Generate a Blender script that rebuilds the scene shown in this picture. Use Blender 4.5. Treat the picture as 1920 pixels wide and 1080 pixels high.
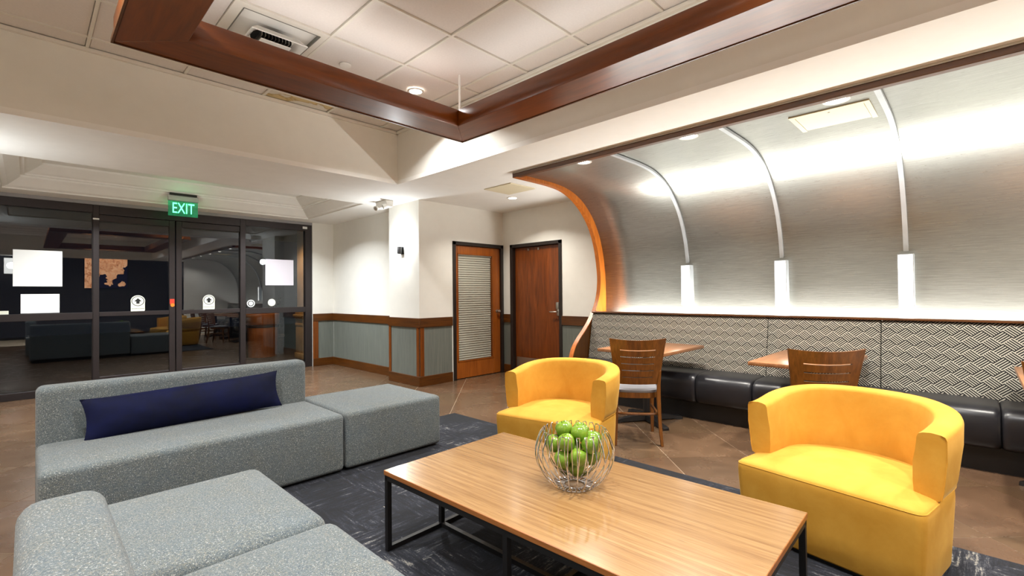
import bpy, bmesh, math, random
from mathutils import Matrix, Vector, noise as mnoise
random.seed(7)
PI = math.pi
SC = bpy.context.scene
COL = SC.collection
for o in list(bpy.data.objects):
    bpy.data.objects.remove(o)

# ------------------------------------------------------------------ camera
YAW, PITCH, ROLL, FPX, EYE = 0.797158, 0.0121355, -0.0099425, 889.2, 1.35
fw = Vector((math.sin(YAW)*math.cos(PITCH), math.cos(YAW)*math.cos(PITCH), math.sin(PITCH)))
r0 = Vector((math.cos(YAW), -math.sin(YAW), 0))
u0 = r0.cross(fw)
rv = r0*math.cos(ROLL)+u0*math.sin(ROLL)
uv = -r0*math.sin(ROLL)+u0*math.cos(ROLL)
cam = bpy.data.cameras.new('camera')
cam.sensor_width = 36.0
cam.lens = FPX/1920*36
cam.clip_start = 0.05
camo = bpy.data.objects.new('camera', cam)
COL.objects.link(camo)
m = Matrix.Identity(4)
for i in range(3):
    m[i][0], m[i][1], m[i][2] = rv[i], uv[i], -fw[i]
m[0][3], m[1][3], m[2][3] = 0, 0, EYE
camo.matrix_world = m
SC.camera = camo

# ------------------------------------------------------------------ world, exposure
w = bpy.data.worlds.new('night')
SC.world = w
w.use_nodes = True
w.node_tree.nodes['Background'].inputs[0].default_value = (0.012, 0.015, 0.025, 1)
w.node_tree.nodes['Background'].inputs[1].default_value = 0.25
SC.view_settings.view_transform = 'Standard'
SC.view_settings.look = 'None'
SC.view_settings.exposure = 0.35
SC.view_settings.gamma = 1.0
SC.view_settings.use_curve_mapping = False
SC.cycles.use_denoising = True
SC.cycles.max_bounces = 10
SC.cycles.diffuse_bounces = 5
SC.cycles.glossy_bounces = 5
SC.cycles.transmission_bounces = 8
SC.cycles.transparent_max_bounces = 12
SC.cycles.sample_clamp_indirect = 2.5
SC.cycles.caustics_reflective = False
SC.cycles.caustics_refractive = False

# light strengths, all in one place
WARM = (1.0, 0.95, 0.87)
NEUT = (1.0, 0.99, 0.97)
COOL = (0.92, 0.97, 1.0)
E_TRAY = 37      # recessed lights of the tiled ceiling
E_SOFFIT = 20    # recessed lights of the low ceiling
E_CANOPY = 26    # recessed lights over the banquette
E_ENTRY = 80     # recessed lights in the entrance coffer
E_COVE = 150      # strip behind the banquette
E_SCONCE_UP, E_SCONCE_DOWN = 18, 6
E_FRAME_FILL = 1.9      # added fill above the hung frame, brightens the tiled ceiling
E_PORCH = 110


def light(name, kind, loc, energy, color=NEUT, size=0.12, size_y=None, rot=(0, 0, 0), spread=None):
    L = bpy.data.lights.new(name, kind)
    L.energy = energy
    L.color = color
    if kind == 'AREA':
        if size_y:
            L.shape = 'RECTANGLE'
            L.size, L.size_y = size, size_y
        else:
            L.shape = 'DISK'
            L.size = size
        if spread:
            L.spread = math.radians(spread)
    elif kind == 'SPOT':
        L.shadow_soft_size = size
        L.spot_size = math.radians(spread or 120)
        L.spot_blend = 0.6
    else:
        L.shadow_soft_size = size
    o = bpy.data.objects.new(name, L)
    o.location = loc
    o.rotation_euler = rot
    COL.objects.link(o)
    return o


light('cove_lamp', 'AREA', (5.65, 0.76, 1.03), E_COVE, (1.0, 0.985, 0.94), 0.10, 5.7, (PI, 0, 0))

# ------------------------------------------------------------------ materials


def lin(c):
    return tuple(((v/255)/12.92 if v/255 <= 0.04045 else (((v/255)+0.055)/1.055)**2.4) for v in c)


class NG:
    def __init__(s, name):
        s.m = bpy.data.materials.new(name)
        s.m.use_nodes = True
        s.t = s.m.node_tree
        s.b = s.t.nodes['Principled BSDF']
        s.out = s.t.nodes['Material Output']

    def n(s, typ, **kw):
        d = s.t.nodes.new(typ)
        for k, v in kw.items():
            setattr(d, k, v)
        return d

    def l(s, a, b):
        s.t.links.new(a, b)

    def math(s, op, a, b=None, c=None):
        d = s.n('ShaderNodeMath', operation=op)
        for i, v in enumerate((a, b, c)):
            if v is None:
                continue
            if isinstance(v, (int, float)):
                d.inputs[i].default_value = v
            else:
                s.l(v, d.inputs[i])
        return d.outputs[0]

    def coords(s, scale=(1, 1, 1), rot=(0, 0, 0), kind='Object'):
        tc = s.n('ShaderNodeTexCoord')
        mp = s.n('ShaderNodeMapping')
        mp.inputs['Scale'].default_value = scale
        mp.inputs['Rotation'].default_value = rot
        s.l(tc.outputs[kind], mp.inputs['Vector'])
        return mp.outputs[0]

    def noise(s, vec, scale=1, detail=4, rough=0.6, dist=0):
        d = s.n('ShaderNodeTexNoise')
        d.inputs['Scale'].default_value = scale
        d.inputs['Detail'].default_value = detail
        d.inputs['Roughness'].default_value = rough
        d.inputs['Distortion'].default_value = dist
        s.l(vec, d.inputs['Vector'])
        return d.outputs['Fac']

    def ramp(s, fac, stops, interp='LINEAR'):
        d = s.n('ShaderNodeValToRGB')
        d.color_ramp.interpolation = interp
        els = d.color_ramp.elements
        while len(els) < len(stops):
            els.new(0.5)
        for e, (p, c) in zip(els, stops):
            e.position = p
            e.color = (*c, 1)
        s.l(fac, d.inputs[0])
        return d.outputs[0]

    def mix(s, fac, a, b, blend='MIX'):
        d = s.n('ShaderNodeMix', data_type='RGBA', blend_type=blend)
        for k, v in ((0, fac), (6, a), (7, b)):
            if isinstance(v, (int, float)):
                d.inputs[k].default_value = v
            elif isinstance(v, tuple):
                d.inputs[k].default_value = (*v, 1)
            else:
                s.l(v, d.inputs[k])
        return d.outputs[2]

    def bump(s, h, strength=0.2, dist=0.01):
        d = s.n('ShaderNodeBump')
        d.inputs['Strength'].default_value = strength
        d.inputs['Distance'].default_value = dist
        s.l(h, d.inputs['Height'])
        s.l(d.outputs[0], s.b.inputs['Normal'])

    def base(s, v):
        if isinstance(v, tuple):
            s.b.inputs['Base Color'].default_value = (*v, 1)
        else:
            s.l(v, s.b.inputs['Base Color'])

    def set(s, **kw):
        for k, v in kw.items():
            k = k.replace('_', ' ')
            s.b.inputs[k].default_value = v


def plain(name, rgb, rough=0.5, metal=0.0, var=0.06, nscale=6, **kw):
    """a painted / moulded surface with a faint procedural mottling"""
    g = NG(name)
    c = lin(rgb)
    f = g.noise(g.coords(), nscale, 5, 0.6)
    g.base(g.ramp(f, [(0.3, tuple(v*(1-var) for v in c)), (0.7, tuple(min(1, v*(1+var)) for v in c))]))
    g.set(Roughness=rough, Metallic=metal, **kw)
    return g.m


def wood(name, dark, light_, axis=2, rough=0.35, scale=3.0, coat=0.2, stretch=14):
    g = NG(name)
    sc = [stretch, stretch, stretch]
    sc[axis] = 0.9
    v = g.coords(tuple(sc))
    f1 = g.noise(v, scale, 6, 0.62, 0.6)
    sc2 = [60, 60, 60]
    sc2[axis] = 2
    f2 = g.noise(g.coords(tuple(sc2)), 4, 3, 0.6)
    f = g.math('ADD', g.math('MULTIPLY', f1, 0.75), g.math('MULTIPLY', f2, 0.25))
    g.base(g.ramp(f, [(0.3, lin(dark)), (0.7, lin(light_))]))
    g.set(Roughness=rough, Coat_Weight=coat, Coat_Roughness=0.2)
    g.bump(f2, 0.05, 0.002)
    return g.m


def emit(name, rgb, strength):
    g = NG(name)
    g.base((0.8, 0.8, 0.8))
    g.b.inputs['Emission Color'].default_value = (*rgb, 1)
    g.b.inputs['Emission Strength'].default_value = strength
    return g.m


def mk_tweed():
    g = NG('blue_grey_tweed')
    f1 = g.noise(g.coords((400, 400, 120)), 1, 2, 0.7)
    f2 = g.noise(g.coords((120, 120, 400)), 1, 2, 0.7)
    f3 = g.noise(g.coords((1, 1, 1)), 190, 2, 0.6)
    big = g.noise(g.coords(), 5, 3)
    c1 = g.ramp(f1, [(0.36, lin((36, 42, 45))), (0.5, lin((80, 89, 91))), (0.66, lin((140, 142, 134)))])
    c2 = g.ramp(f2, [(0.36, lin((46, 60, 72))), (0.52, lin((92, 99, 98))), (0.66, lin((128, 120, 104)))])
    c = g.mix(0.5, c1, c2)
    c = g.mix(g.math('GREATER_THAN', f3, 0.63), c, lin((160, 162, 158)))
    c = g.mix(g.ramp(big, [(0.35, (0, 0, 0)), (0.7, (0.25, 0.25, 0.25))]), c, lin((84, 102, 116)))
    g.base(c)
    g.set(Roughness=0.95, Sheen_Weight=0.1, Sheen_Roughness=0.5)
    g.bump(g.math('ADD', f1, f2), 0.45, 0.002)
    return g.m


def mk_velvet(name, rgb, dark, sheen, tint):
    g = NG(name)
    f = g.noise(g.coords((1, 1, 1)), 5, 6, 0.65, 0.4)
    f2 = g.noise(g.coords((1, 1, 1)), 320, 2)
    c = g.ramp(f, [(0.3, lin(dark)), (0.7, lin(rgb))])
    g.base(c)
    g.set(Roughness=0.8, Sheen_Weight=sheen, Sheen_Roughness=0.35, Sheen_Tint=(*lin(tint), 1))
    g.b.inputs['Specular IOR Level'].default_value = 0.2
    g.bump(f2, 0.08, 0.002)
    return g.m


def mk_silver():
    g = NG('brushed_silver_wallcovering')
    f = g.noise(g.coords((210, 5, 210)), 1, 5, 0.65)
    big = g.noise(g.coords((2, 0.6, 2)), 1.2, 4)
    c = g.ramp(f, [(0.25, lin((134, 134, 128))), (0.75, lin((178, 178, 172)))])
    c = g.mix(g.ramp(big, [(0.35, (0, 0, 0)), (0.7, (0.3, 0.3, 0.3))]), c, lin((128, 128, 120)))
    g.base(c)
    r = g.ramp(f, [(0.3, (0.36,)*3), (0.7, (0.26,)*3)])
    g.l(r, g.b.inputs['Roughness'])
    g.set(Metallic=0.85)
    g.bump(f, 0.10, 0.002)
    return g.m


def mk_weave():
    """black and ivory basket weave of diagonal stripes"""
    g = NG('black_ivory_weave_fabric')
    tc = g.n('ShaderNodeTexCoord')
    sp = g.n('ShaderNodeSeparateXYZ')
    g.l(tc.outputs['Object'], sp.inputs[0])
    U = 0.118
    u = g.math('DIVIDE', sp.outputs[1], U)
    v = g.math('DIVIDE', sp.outputs[2], U*0.86)
    p = g.math('ADD', g.math('ADD', u, v), 40)
    q = g.math('ADD', g.math('SUBTRACT', u, v), 40)
    ch = g.math('GREATER_THAN', g.math('MODULO', g.math('ADD', g.math('FLOOR', p), g.math('FLOOR', q)), 2), 0.5)
    s = g.math('ADD', g.math('MULTIPLY', ch, p), g.math('MULTIPLY', g.math('SUBTRACT', 1, ch), q))
    st = g.math('FRACT', g.math('MULTIPLY', s, 5))
    k = g.math('GREATER_THAN', st, 0.42)
    g.base(g.mix(k, lin((176, 172, 160)), lin((16, 14, 14))))
    g.set(Roughness=0.9)
    return g.m


def mk_rug():
    g = NG('distressed_navy_rug')
    a = g.noise(g.coords((3, 26, 1)), 1.6, 6, 0.75)
    b = g.noise(g.coords((26, 3, 1)), 1.6, 6, 0.75)
    big = g.noise(g.coords((1, 1, 1)), 1.5, 4)
    big2 = g.noise(g.coords((1.3, 1, 1), (0, 0, 0.6)), 2.3, 3)
    fine = g.noise(g.coords((1, 1, 1)), 120, 3)
    sel = g.math('GREATER_THAN', big2, 0.5)
    s = g.math('ADD', g.math('MULTIPLY', sel, a), g.math('MULTIPLY', g.math('SUBTRACT', 1, sel), b))
    s = g.math('ADD', s, g.math('MULTIPLY', g.math('SUBTRACT', big, 0.5), 0.7))
    s = g.math('ADD', s, g.math('MULTIPLY', g.math('SUBTRACT', fine, 0.5), 0.25))
    c = g.ramp(s, [(0.42, lin((12, 14, 19))), (0.56, lin((24, 27, 37))), (0.64, lin((60, 62, 68))), (0.73, lin((150, 146, 136)))])
    g.base(c)
    g.set(Roughness=0.98)
    g.bump(fine, 0.3, 0.004)
    return g.m


def mk_floortile():
    g = NG('stained_floor_tile')
    oi = g.n('ShaderNodeObjectInfo')
    va = g.n('ShaderNodeVectorMath', operation='ADD')
    cx_ = g.n('ShaderNodeCombineXYZ')
    for i in range(3):
        g.l(g.math('MULTIPLY', oi.outputs['Random'], 37.0+11*i), cx_.inputs[i])
    g.l(g.coords((1, 1, 1)), va.inputs[0])
    g.l(cx_.outputs[0], va.inputs[1])
    f = g.noise(va.outputs[0], 1.3, 4, 0.5, 0.3)
    f2 = g.noise(va.outputs[0], 5, 3, 0.5)
    f = g.math('ADD', g.math('MULTIPLY', f, 0.75), g.math('MULTIPLY', f2, 0.25))
    c = g.ramp(f, [(0.25, lin((76, 56, 42))), (0.5, lin((94, 71, 54))), (0.75, lin((108, 84, 64)))])
    c2 = g.mix(g.math('MULTIPLY', oi.outputs['Random'], 0.35), c, lin((92, 76, 52)))
    g.base(c2)
    g.l(g.ramp(f2, [(0.3, (0.20,)*3), (0.7, (0.30,)*3)]), g.b.inputs['Roughness'])
    return g.m


def mk_wainscot():
    g = NG('grey_green_strie_wallcovering')
    f = g.noise(g.coords((190, 190, 2.5)), 1, 4, 0.7)
    big = g.noise(g.coords(), 1.5, 2)
    c = g.ramp(f, [(0.3, lin((80, 86, 84))), (0.7, lin((122, 126, 118)))])
    g.base(g.mix(g.math('MULTIPLY', big, 0.3), c, lin((108, 112, 96))))
    g.set(Roughness=0.55)
    g.bump(f, 0.1, 0.002)
    return g.m


def mk_bamboo():
    g = NG('honey_bamboo_laminate')
    tc = g.n('ShaderNodeTexCoord')
    sp = g.n('ShaderNodeSeparateXYZ')
    g.l(tc.outputs['Object'], sp.inputs[0])
    strip = g.math('FLOOR', g.math('MULTIPLY', sp.outputs[0], 62))
    wn = g.n('ShaderNodeTexWhiteNoise', noise_dimensions='1D')
    g.l(strip, wn.inputs['W'])
    v = g.coords((46, 1.3, 20))
    f = g.noise(v, 2.4, 5, 0.7, 0.3)
    fine = g.noise(g.coords((160, 3, 40)), 2, 3, 0.6)
    t = g.math('ADD', g.math('ADD', g.math('MULTIPLY', f, 0.45), g.math('MULTIPLY', fine, 0.45)), g.math('MULTIPLY', wn.outputs['Value'], 0.12))
    c = g.ramp(t, [(0.34, lin((116, 82, 46))), (0.5, lin((141, 106, 65))), (0.66, lin((158, 124, 82)))])
    # nodes of the bamboo: short dark dashes
    kn = g.noise(g.coords((70, 9, 1)), 1.1, 2, 0.5)
    c = g.mix(g.ramp(kn, [(0.68, (0, 0, 0)), (0.78, (0.6, 0.6, 0.6))]), c, lin((112, 78, 42)))
    g.base(c)
    g.set(Roughness=0.25, Coat_Weight=0.5, Coat_Roughness=0.14)
    return g.m


def mk_glass(name, tint, base_refl=0.0):
    g = NG(name)
    t = g.n('ShaderNodeBsdfTransparent')
    t.inputs[0].default_value = (*tint, 1)
    gl = g.n('ShaderNodeBsdfGlossy')
    gl.inputs['Roughness'].default_value = 0.0
    gl.inputs['Color'].default_value = (0.95, 0.97, 1, 1)
    fr = g.n('ShaderNodeFresnel')
    ge = g.n('ShaderNodeNewGeometry')
    g.l(g.math('SUBTRACT', 1.5, g.math('MULTIPLY', ge.outputs['Backfacing'], 1.5-1/1.5)), fr.inputs['IOR'])
    mx = g.n('ShaderNodeMixShader')
    fac = g.math('ADD', fr.outputs[0], base_refl)
    g.l(fac, mx.inputs[0])
    g.l(t.outputs[0], mx.inputs[1])
    g.l(gl.outputs[0], mx.inputs[2])
    g.l(mx.outputs[0], g.out.inputs[0])
    return g.m


def mk_panel():
    g = NG('edge_lit_green_acrylic')
    t = g.n('ShaderNodeBsdfTransparent')
    t.inputs[0].default_value = (0.6, 0.95, 0.75, 1)
    e = g.n('ShaderNodeEmission')
    e.inputs[0].default_value = (0.10, 0.75, 0.32, 1)
    f = g.noise(g.coords((1, 1, 1)), 6, 2)
    g.l(g.math('MULTIPLY', f, 0.6), e.inputs[1])
    mx = g.n('ShaderNodeMixShader')
    mx.inputs[0].default_value = 0.5
    g.l(t.outputs[0], mx.inputs[1])
    g.l(e.outputs[0], mx.inputs[2])
    g.l(mx.outputs[0], g.out.inputs[0])
    return g.m


def mk_map():
    """orange city-map print: streets over land, dark water"""
    g = NG('orange_map_print')
    v = g.coords((1, 1, 1))
    vo = g.n('ShaderNodeTexVoronoi', feature='DISTANCE_TO_EDGE')
    vo.inputs['Scale'].default_value = 34
    g.l(v, vo.inputs['Vector'])
    f = g.noise(v, 9, 6, 0.75)
    land = g.ramp(g.math('ADD', g.math('MULTIPLY', f, 0.8), g.math('MULTIPLY', vo.outputs[0], 1.2)),
                  [(0.36, lin((110, 50, 20))), (0.46, lin((226, 140, 80))), (0.62, lin((250, 196, 150)))])
    sp = g.n('ShaderNodeSeparateXYZ')
    g.l(v, sp.inputs[0])
    wv = g.noise(v, 2.6, 3, 0.5)
    wsel = g.math('GREATER_THAN', g.math('SUBTRACT', g.math('SUBTRACT', wv, g.math('MULTIPLY', sp.outputs[2], 0.34)), g.math('MULTIPLY', sp.outputs[0], -0.26)), 0.68)
    c = g.mix(wsel, land, lin((16, 14, 34)))
    g.base(c)
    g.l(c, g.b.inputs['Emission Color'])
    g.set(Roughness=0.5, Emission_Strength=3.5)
    return g.m


def mk_stain():
    g = NG('water_stained_ceiling_tile')
    f = g.noise(g.coords((1, 1, 1)), 2.6, 4, 0.5)
    c = g.ramp(f, [(0.47, lin((214, 208, 196))), (0.50, lin((176, 150, 96))), (0.53, lin((205, 184, 138)))])
    g.base(c)
    g.set(Roughness=0.9)
    return g.m


def mk_door(name, dark, light_):
    g = NG(name)
    v = g.coords((9, 9, 0.8))
    f = g.noise(v, 1.6, 6, 0.6, 1.2)
    f2 = g.noise(g.coords((90, 90, 3)), 2, 3)
    t = g.math('ADD', g.math('MULTIPLY', f, 0.8), g.math('MULTIPLY', f2, 0.2))
    g.base(g.ramp(t, [(0.3, lin(dark)), (0.68, lin(light_))]))
    g.set(Roughness=0.35, Coat_Weight=0.2)
    return g.m


M = dict(
    wall=plain('cream_wall_paint', (232, 230, 222), 0.7, var=0.02),
    white=plain('white_ceiling_paint', (244, 243, 238), 0.75, var=0.02),
    ctile=plain('mineral_ceiling_tile', (226, 220, 215), 0.9, var=0.03, nscale=60),
    tee=plain('white_enamel_ceiling_grid', (226, 222, 212), 0.5, var=0.02),
    stain=mk_stain(),
    cherry=wood('dark_cherry_wood_running_x', (54, 27, 5), (102, 57, 14), 0, 0.3),
    cherry_y=wood('dark_cherry_wood_running_y', (54, 27, 5), (102, 57, 14), 1, 0.3),
    cherry_z=wood('dark_cherry_wood_upright', (84, 40, 8), (132, 70, 18), 2, 0.3),
    frame=wood('satin_dark_mahogany_x', (88, 39, 0), (130, 64, 4), 0, 0.32, 2, 0.3, 8),
    frame_y=wood('satin_dark_mahogany_y', (88, 39, 0), (130, 64, 4), 1, 0.32, 2, 0.3, 8),
    maple=wood('amber_bentwood', (150, 74, 20), (206, 120, 44), 2, 0.35),
    panelw=wood('brown_end_panel_wood', (62, 34, 6), (98, 58, 16), 2, 0.35),
    chair=wood('walnut_stained_chair_wood', (78, 44, 14), (130, 80, 32), 2, 0.32),
    dtop=wood('walnut_laminate_table_top', (118, 76, 46), (168, 116, 76), 0, 0.3),
    door1=mk_door('orange_brown_door_wood', (122, 60, 12), (168, 92, 28)),
    door2=mk_door('red_brown_door_veneer', (74, 30, 4), (132, 66, 18)),
    black=plain('black_painted_metal', (20, 18, 18), 0.45),
    bronze=plain('dark_bronze_aluminium', (52, 46, 46), 0.4, 0.5),
    jamb=plain('black_brown_steel_door_frame', (34, 26, 22), 0.4),
    vinyl=plain('black_vinyl_upholstery', (30, 30, 34), 0.32, var=0.08),
    greyv=plain('grey_vinyl_seat', (120, 120, 124), 0.4),
    chrome=plain('polished_chrome', (225, 225, 228), 0.12, 1.0),
    nickel=plain('satin_nickel', (190, 186, 178), 0.3, 1.0),
    alum=plain('brushed_aluminium_bar', (206, 212, 216), 0.3, 0.6),
    vent_grey=plain('grey_vent_sheet_metal', (120, 120, 114), 0.5, 0.3),
    steel=plain('stainless_kick_plate', (176, 172, 160), 0.35, 0.9),
    tweed=mk_tweed(),
    yellow=mk_velvet('marigold_velvet', (206, 155, 62), (190, 136, 44), 0.2, (255, 226, 160)),
    navy=mk_velvet('navy_velvet', (0, 7, 50), (0, 3, 24), 0.03, (10, 40, 255)),
    silver=mk_silver(),
    weave=mk_weave(),
    rug=mk_rug(),
    ftile=mk_floortile(),
    grout=plain('pale_grout', (190, 172, 148), 0.8),
    wains=mk_wainscot(),
    bamboo=mk_bamboo(),
    bamboo_edge=wood('bamboo_table_edge', (120, 70, 30), (170, 108, 56), 1, 0.35),
    glass=mk_glass('storefront_glass', (0.82, 0.85, 0.87), 0.02),
    acryl=mk_panel(),
    blind=plain('pale_grey_blind_slat', (206, 206, 190), 0.5),
    paper=plain('white_paper', (236, 236, 232), 0.8, var=0.01),
    paper2=plain('pale_lilac_paper', (214, 208, 216), 0.8, var=0.01),
    red=plain('red_sticker', (206, 54, 34), 0.5),
    orange=plain('orange_sticker', (216, 120, 30), 0.5),
    cream=plain('cream_sticker', (226, 226, 208), 0.6),
    ink=plain('black_print', (16, 16, 16), 0.6),
    patch=plain('beige_access_panel', (224, 214, 184), 0.7, var=0.02),
    plastic=plain('white_plastic', (232, 230, 224), 0.4),
    apple=None, stem=plain('brown_apple_stem', (82, 60, 30), 0.8),
    map=mk_map(),
    stone=plain('tan_stone_cladding', (176, 134, 84), 0.7, var=0.12),
    barrel=wood('orange_planter_timber', (128, 64, 20), (176, 96, 40), 2, 0.5),
    pot=plain('grey_concrete_planter', (120, 104, 86), 0.8, var=0.1),
    leaf=plain('dark_green_leaves', (26, 40, 24), 0.6, var=0.3),
    pave=plain('dark_paving', (60, 52, 48), 0.8, var=0.15),
    dark=plain('black_void', (6, 6, 6), 0.9),
    lens=emit('frosted_lamp_lens', (1, 0.93, 0.8), 14),
    lantern=emit('glowing_opal_glass', (1, 0.97, 0.9), 5),
    exitglow=emit('green_led_letters', (0.02, 1.0, 0.30), 3.0),
)


def mk_apple():
    g = NG('green_apple_skin')
    f = g.noise(g.coords((1, 1, 1)), 26, 5, 0.6)
    sp = g.n('ShaderNodeTexVoronoi')
    sp.inputs['Scale'].default_value = 260
    g.l(g.coords(), sp.inputs['Vector'])
    c = g.ramp(f, [(0.3, lin((84, 122, 18))), (0.7, lin((132, 164, 50)))])
    c = g.mix(g.math('LESS_THAN', sp.outputs[0], 0.16), c, lin((150, 174, 90)))
    g.base(c)
    g.set(Roughness=0.22, Coat_Weight=0.4, Coat_Roughness=0.1, Subsurface_Weight=0.05)
    return g.m


M['apple'] = mk_apple()

# ------------------------------------------------------------------ mesh helpers


class MB:
    def __init__(s):
        s.bm = bmesh.new()

    def box(s, x0, x1, y0, y1, z0, z1, mi=0):
        v = [s.bm.verts.new(p) for p in ((x0, y0, z0), (x1, y0, z0), (x1, y1, z0), (x0, y1, z0),
                                         (x0, y0, z1), (x1, y0, z1), (x1, y1, z1), (x0, y1, z1))]
        for q in ((3, 2, 1, 0), (4, 5, 6, 7), (0, 1, 5, 4), (1, 2, 6, 5), (2, 3, 7, 6), (3, 0, 4, 7)):
            f = s.bm.faces.new([v[i] for i in q])
            f.material_index = mi
        return s

    def loft(s, rings, cap0=True, cap1=True, closed=True, mi=0):
        R = [[s.bm.verts.new(p) for p in r] for r in rings]
        n = len(R[0])
        for a, b in zip(R[:-1], R[1:]):
            for i in range(n if closed else n-1):
                j = (i+1) % n
                f = s.bm.faces.new((a[i], a[j], b[j], b[i]))
                f.material_index = mi
        if cap0:
            s.bm.faces.new(list(reversed(R[0])))
        if cap1:
            s.bm.faces.new(R[-1])
        return s

    def poly(s, pts, vec):
        """extrude polygon pts by vec"""
        vec = Vector(vec)
        return s.loft([[Vector(p) for p in pts], [Vector(p)+vec for p in pts]])

    def tube(s, path, r, n=8, closed=False):
        path = [Vector(p) for p in path]
        rings = []
        up = None
        N = len(path)
        for i, p in enumerate(path):
            if closed:
                t = (path[(i+1) % N]-path[i-1]).normalized()
            else:
                t = (path[min(i+1, N-1)]-path[max(i-1, 0)]).normalized()
            if up is None:
                up = Vector((0, 0, 1)) if abs(t.z) < 0.9 else Vector((1, 0, 0))
            a = t.cross(up).normalized()
            b = a.cross(t).normalized()
            up = b
            rr = r[i] if isinstance(r, (list, tuple)) else r
            rings.append([p+a*(rr*math.cos(2*PI*k/n))+b*(rr*math.sin(2*PI*k/n)) for k in range(n)])
        if closed:
            rings.append(rings[0])
            s.loft(rings, False, False)
            bmesh.ops.remove_doubles(s.bm, verts=s.bm.verts, dist=1e-6)
            return s
        return s.loft(rings)

    def lathe(s, prof, n=24, c=(0, 0, 0)):
        rings = []
        for r, z in prof:
            r = max(r, 1e-4)
            rings.append([(c[0]+r*math.cos(2*PI*k/n), c[1]+r*math.sin(2*PI*k/n), c[2]+z) for k in range(n)])
        return s.loft(rings)

    def bevel(s, w, seg=2, angle=30):
        bmesh.ops.recalc_face_normals(s.bm, faces=s.bm.faces)
        ed = [e for e in s.bm.edges if len(e.link_faces) == 2 and e.calc_face_angle(0) > math.radians(angle)]
        bmesh.ops.bevel(s.bm, geom=ed, offset=w, segments=seg, profile=0.5, affect='EDGES', clamp_overlap=True)
        return s

    def move(s, v):
        bmesh.ops.translate(s.bm, verts=s.bm.verts, vec=v)
        return s

    def mesh(s, name, mats, smooth=True, angle=35):
        bmesh.ops.recalc_face_normals(s.bm, faces=s.bm.faces)
        me = bpy.data.meshes.new(name)
        if smooth:
            for f in s.bm.faces:
                f.smooth = True
            for e in s.bm.edges:
                if len(e.link_faces) == 2 and e.calc_face_angle(0) > math.radians(angle):
                    e.smooth = False
        s.bm.to_mesh(me)
        s.bm.free()
        for q in (mats if isinstance(mats, (list, tuple)) else [mats]):
            me.materials.append(q)
        return me

    def build(s, name, mats, parent=None, loc=None, rot=None, **kw):
        return link(name, s.mesh(name, mats, **kw), parent, loc, rot)


def link(name, me, parent=None, loc=None, rot=None):
    o = bpy.data.objects.new(name, me)
    COL.objects.link(o)
    if parent:
        o.parent = parent
    if loc:
        o.location = loc
    if rot:
        o.rotation_euler = rot
    return o


def box(x0, x1, y0, y1, z0, z1, bev=0, seg=2):
    b = MB().box(x0, x1, y0, y1, z0, z1)
    if bev:
        b.bevel(bev, seg)
    return b


def thing(name, label, cat, loc=(0, 0, 0), rz=0.0, group=None):
    o = bpy.data.objects.new(name, None)
    o.empty_display_size = 0.1
    COL.objects.link(o)
    o.location = loc
    o.rotation_euler = (0, 0, rz)
    return tag(o, label, cat, group)


def tag(o, label, cat, group=None):
    o['label'] = label
    o['category'] = cat
    if group:
        o['group'] = group
    return o


def struct(o, label=None):
    o['kind'] = 'structure'
    if label:
        o['label'] = label
    return o


def sempty(name, label=None, loc=(0, 0, 0)):
    o = bpy.data.objects.new(name, None)
    COL.objects.link(o)
    o.location = loc
    return struct(o, label)


def copy_tree(o, parent=None):
    c = o.copy()
    COL.objects.link(c)
    if parent:
        c.parent = parent
    for ch in list(o.children):
        copy_tree(ch, c)
    return c


def catmull(pts, n=6):
    out = []
    P = [Vector(p) for p in pts]
    for i in range(len(P)-1):
        p0, p1, p2, p3 = P[max(i-1, 0)], P[i], P[i+1], P[min(i+2, len(P)-1)]
        for k in range(n):
            t = k/n
            out.append(0.5*((2*p1)+(p2-p0)*t+(2*p0-5*p1+4*p2-p3)*t*t+(-p0+3*p1-3*p2+p3)*t**3))
    out.append(P[-1])
    return out


def text_mesh(body, size, mat, name, parent, loc, rot, extrude=0.0008, align='CENTER', sx=1.0):
    cu = bpy.data.curves.new(name, 'FONT')
    cu.body = body
    cu.size = size
    cu.extrude = extrude
    cu.align_x = align
    cu.align_y = 'CENTER'
    tmp = bpy.data.objects.new('tmp_text', cu)
    COL.objects.link(tmp)
    dg = bpy.context.evaluated_depsgraph_get()
    me = bpy.data.meshes.new_from_object(tmp.evaluated_get(dg))
    bpy.data.objects.remove(tmp)
    me.materials.clear()
    me.materials.append(mat)
    o = link(name, me, parent, loc, rot)
    o.scale = (sx, 1, 1)
    return o


# ================================================================== STRUCTURE
Z0 = 2.75      # low ceiling
ZT = 3.41      # tiled ceiling
YG = 9.10      # glass wall
XW = 5.77      # right-hand wall
YB = -4.2      # wall behind the camera
XL = -3.4      # wall on the far left

# ---- floor: grout bed with diagonal tiles as separate pieces
floor = struct(box(XL-0.2, XW+0.2, YB-0.2, YG+0.05, -0.12, -0.0015).build('floor', M['grout']), 'brown stained tile floor laid on the diagonal')


def clip(poly, a, b, c):
    out = []
    for i in range(len(poly)):
        p, q = poly[i], poly[(i+1) % len(poly)]
        dp, dq = a*p[0]+b*p[1]-c, a*q[0]+b*q[1]-c
        if dp <= 0:
            out.append(p)
        if (dp < 0 < dq) or (dq < 0 < dp):
            t = dp/(dp-dq)
            out.append((p[0]+(q[0]-p[0])*t, p[1]+(q[1]-p[1])*t))
    return out


def areap(p):
    return abs(sum(p[i][0]*p[(i+1) % len(p)][1]-p[(i+1) % len(p)][0]*p[i][1] for i in range(len(p))))/2


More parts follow.
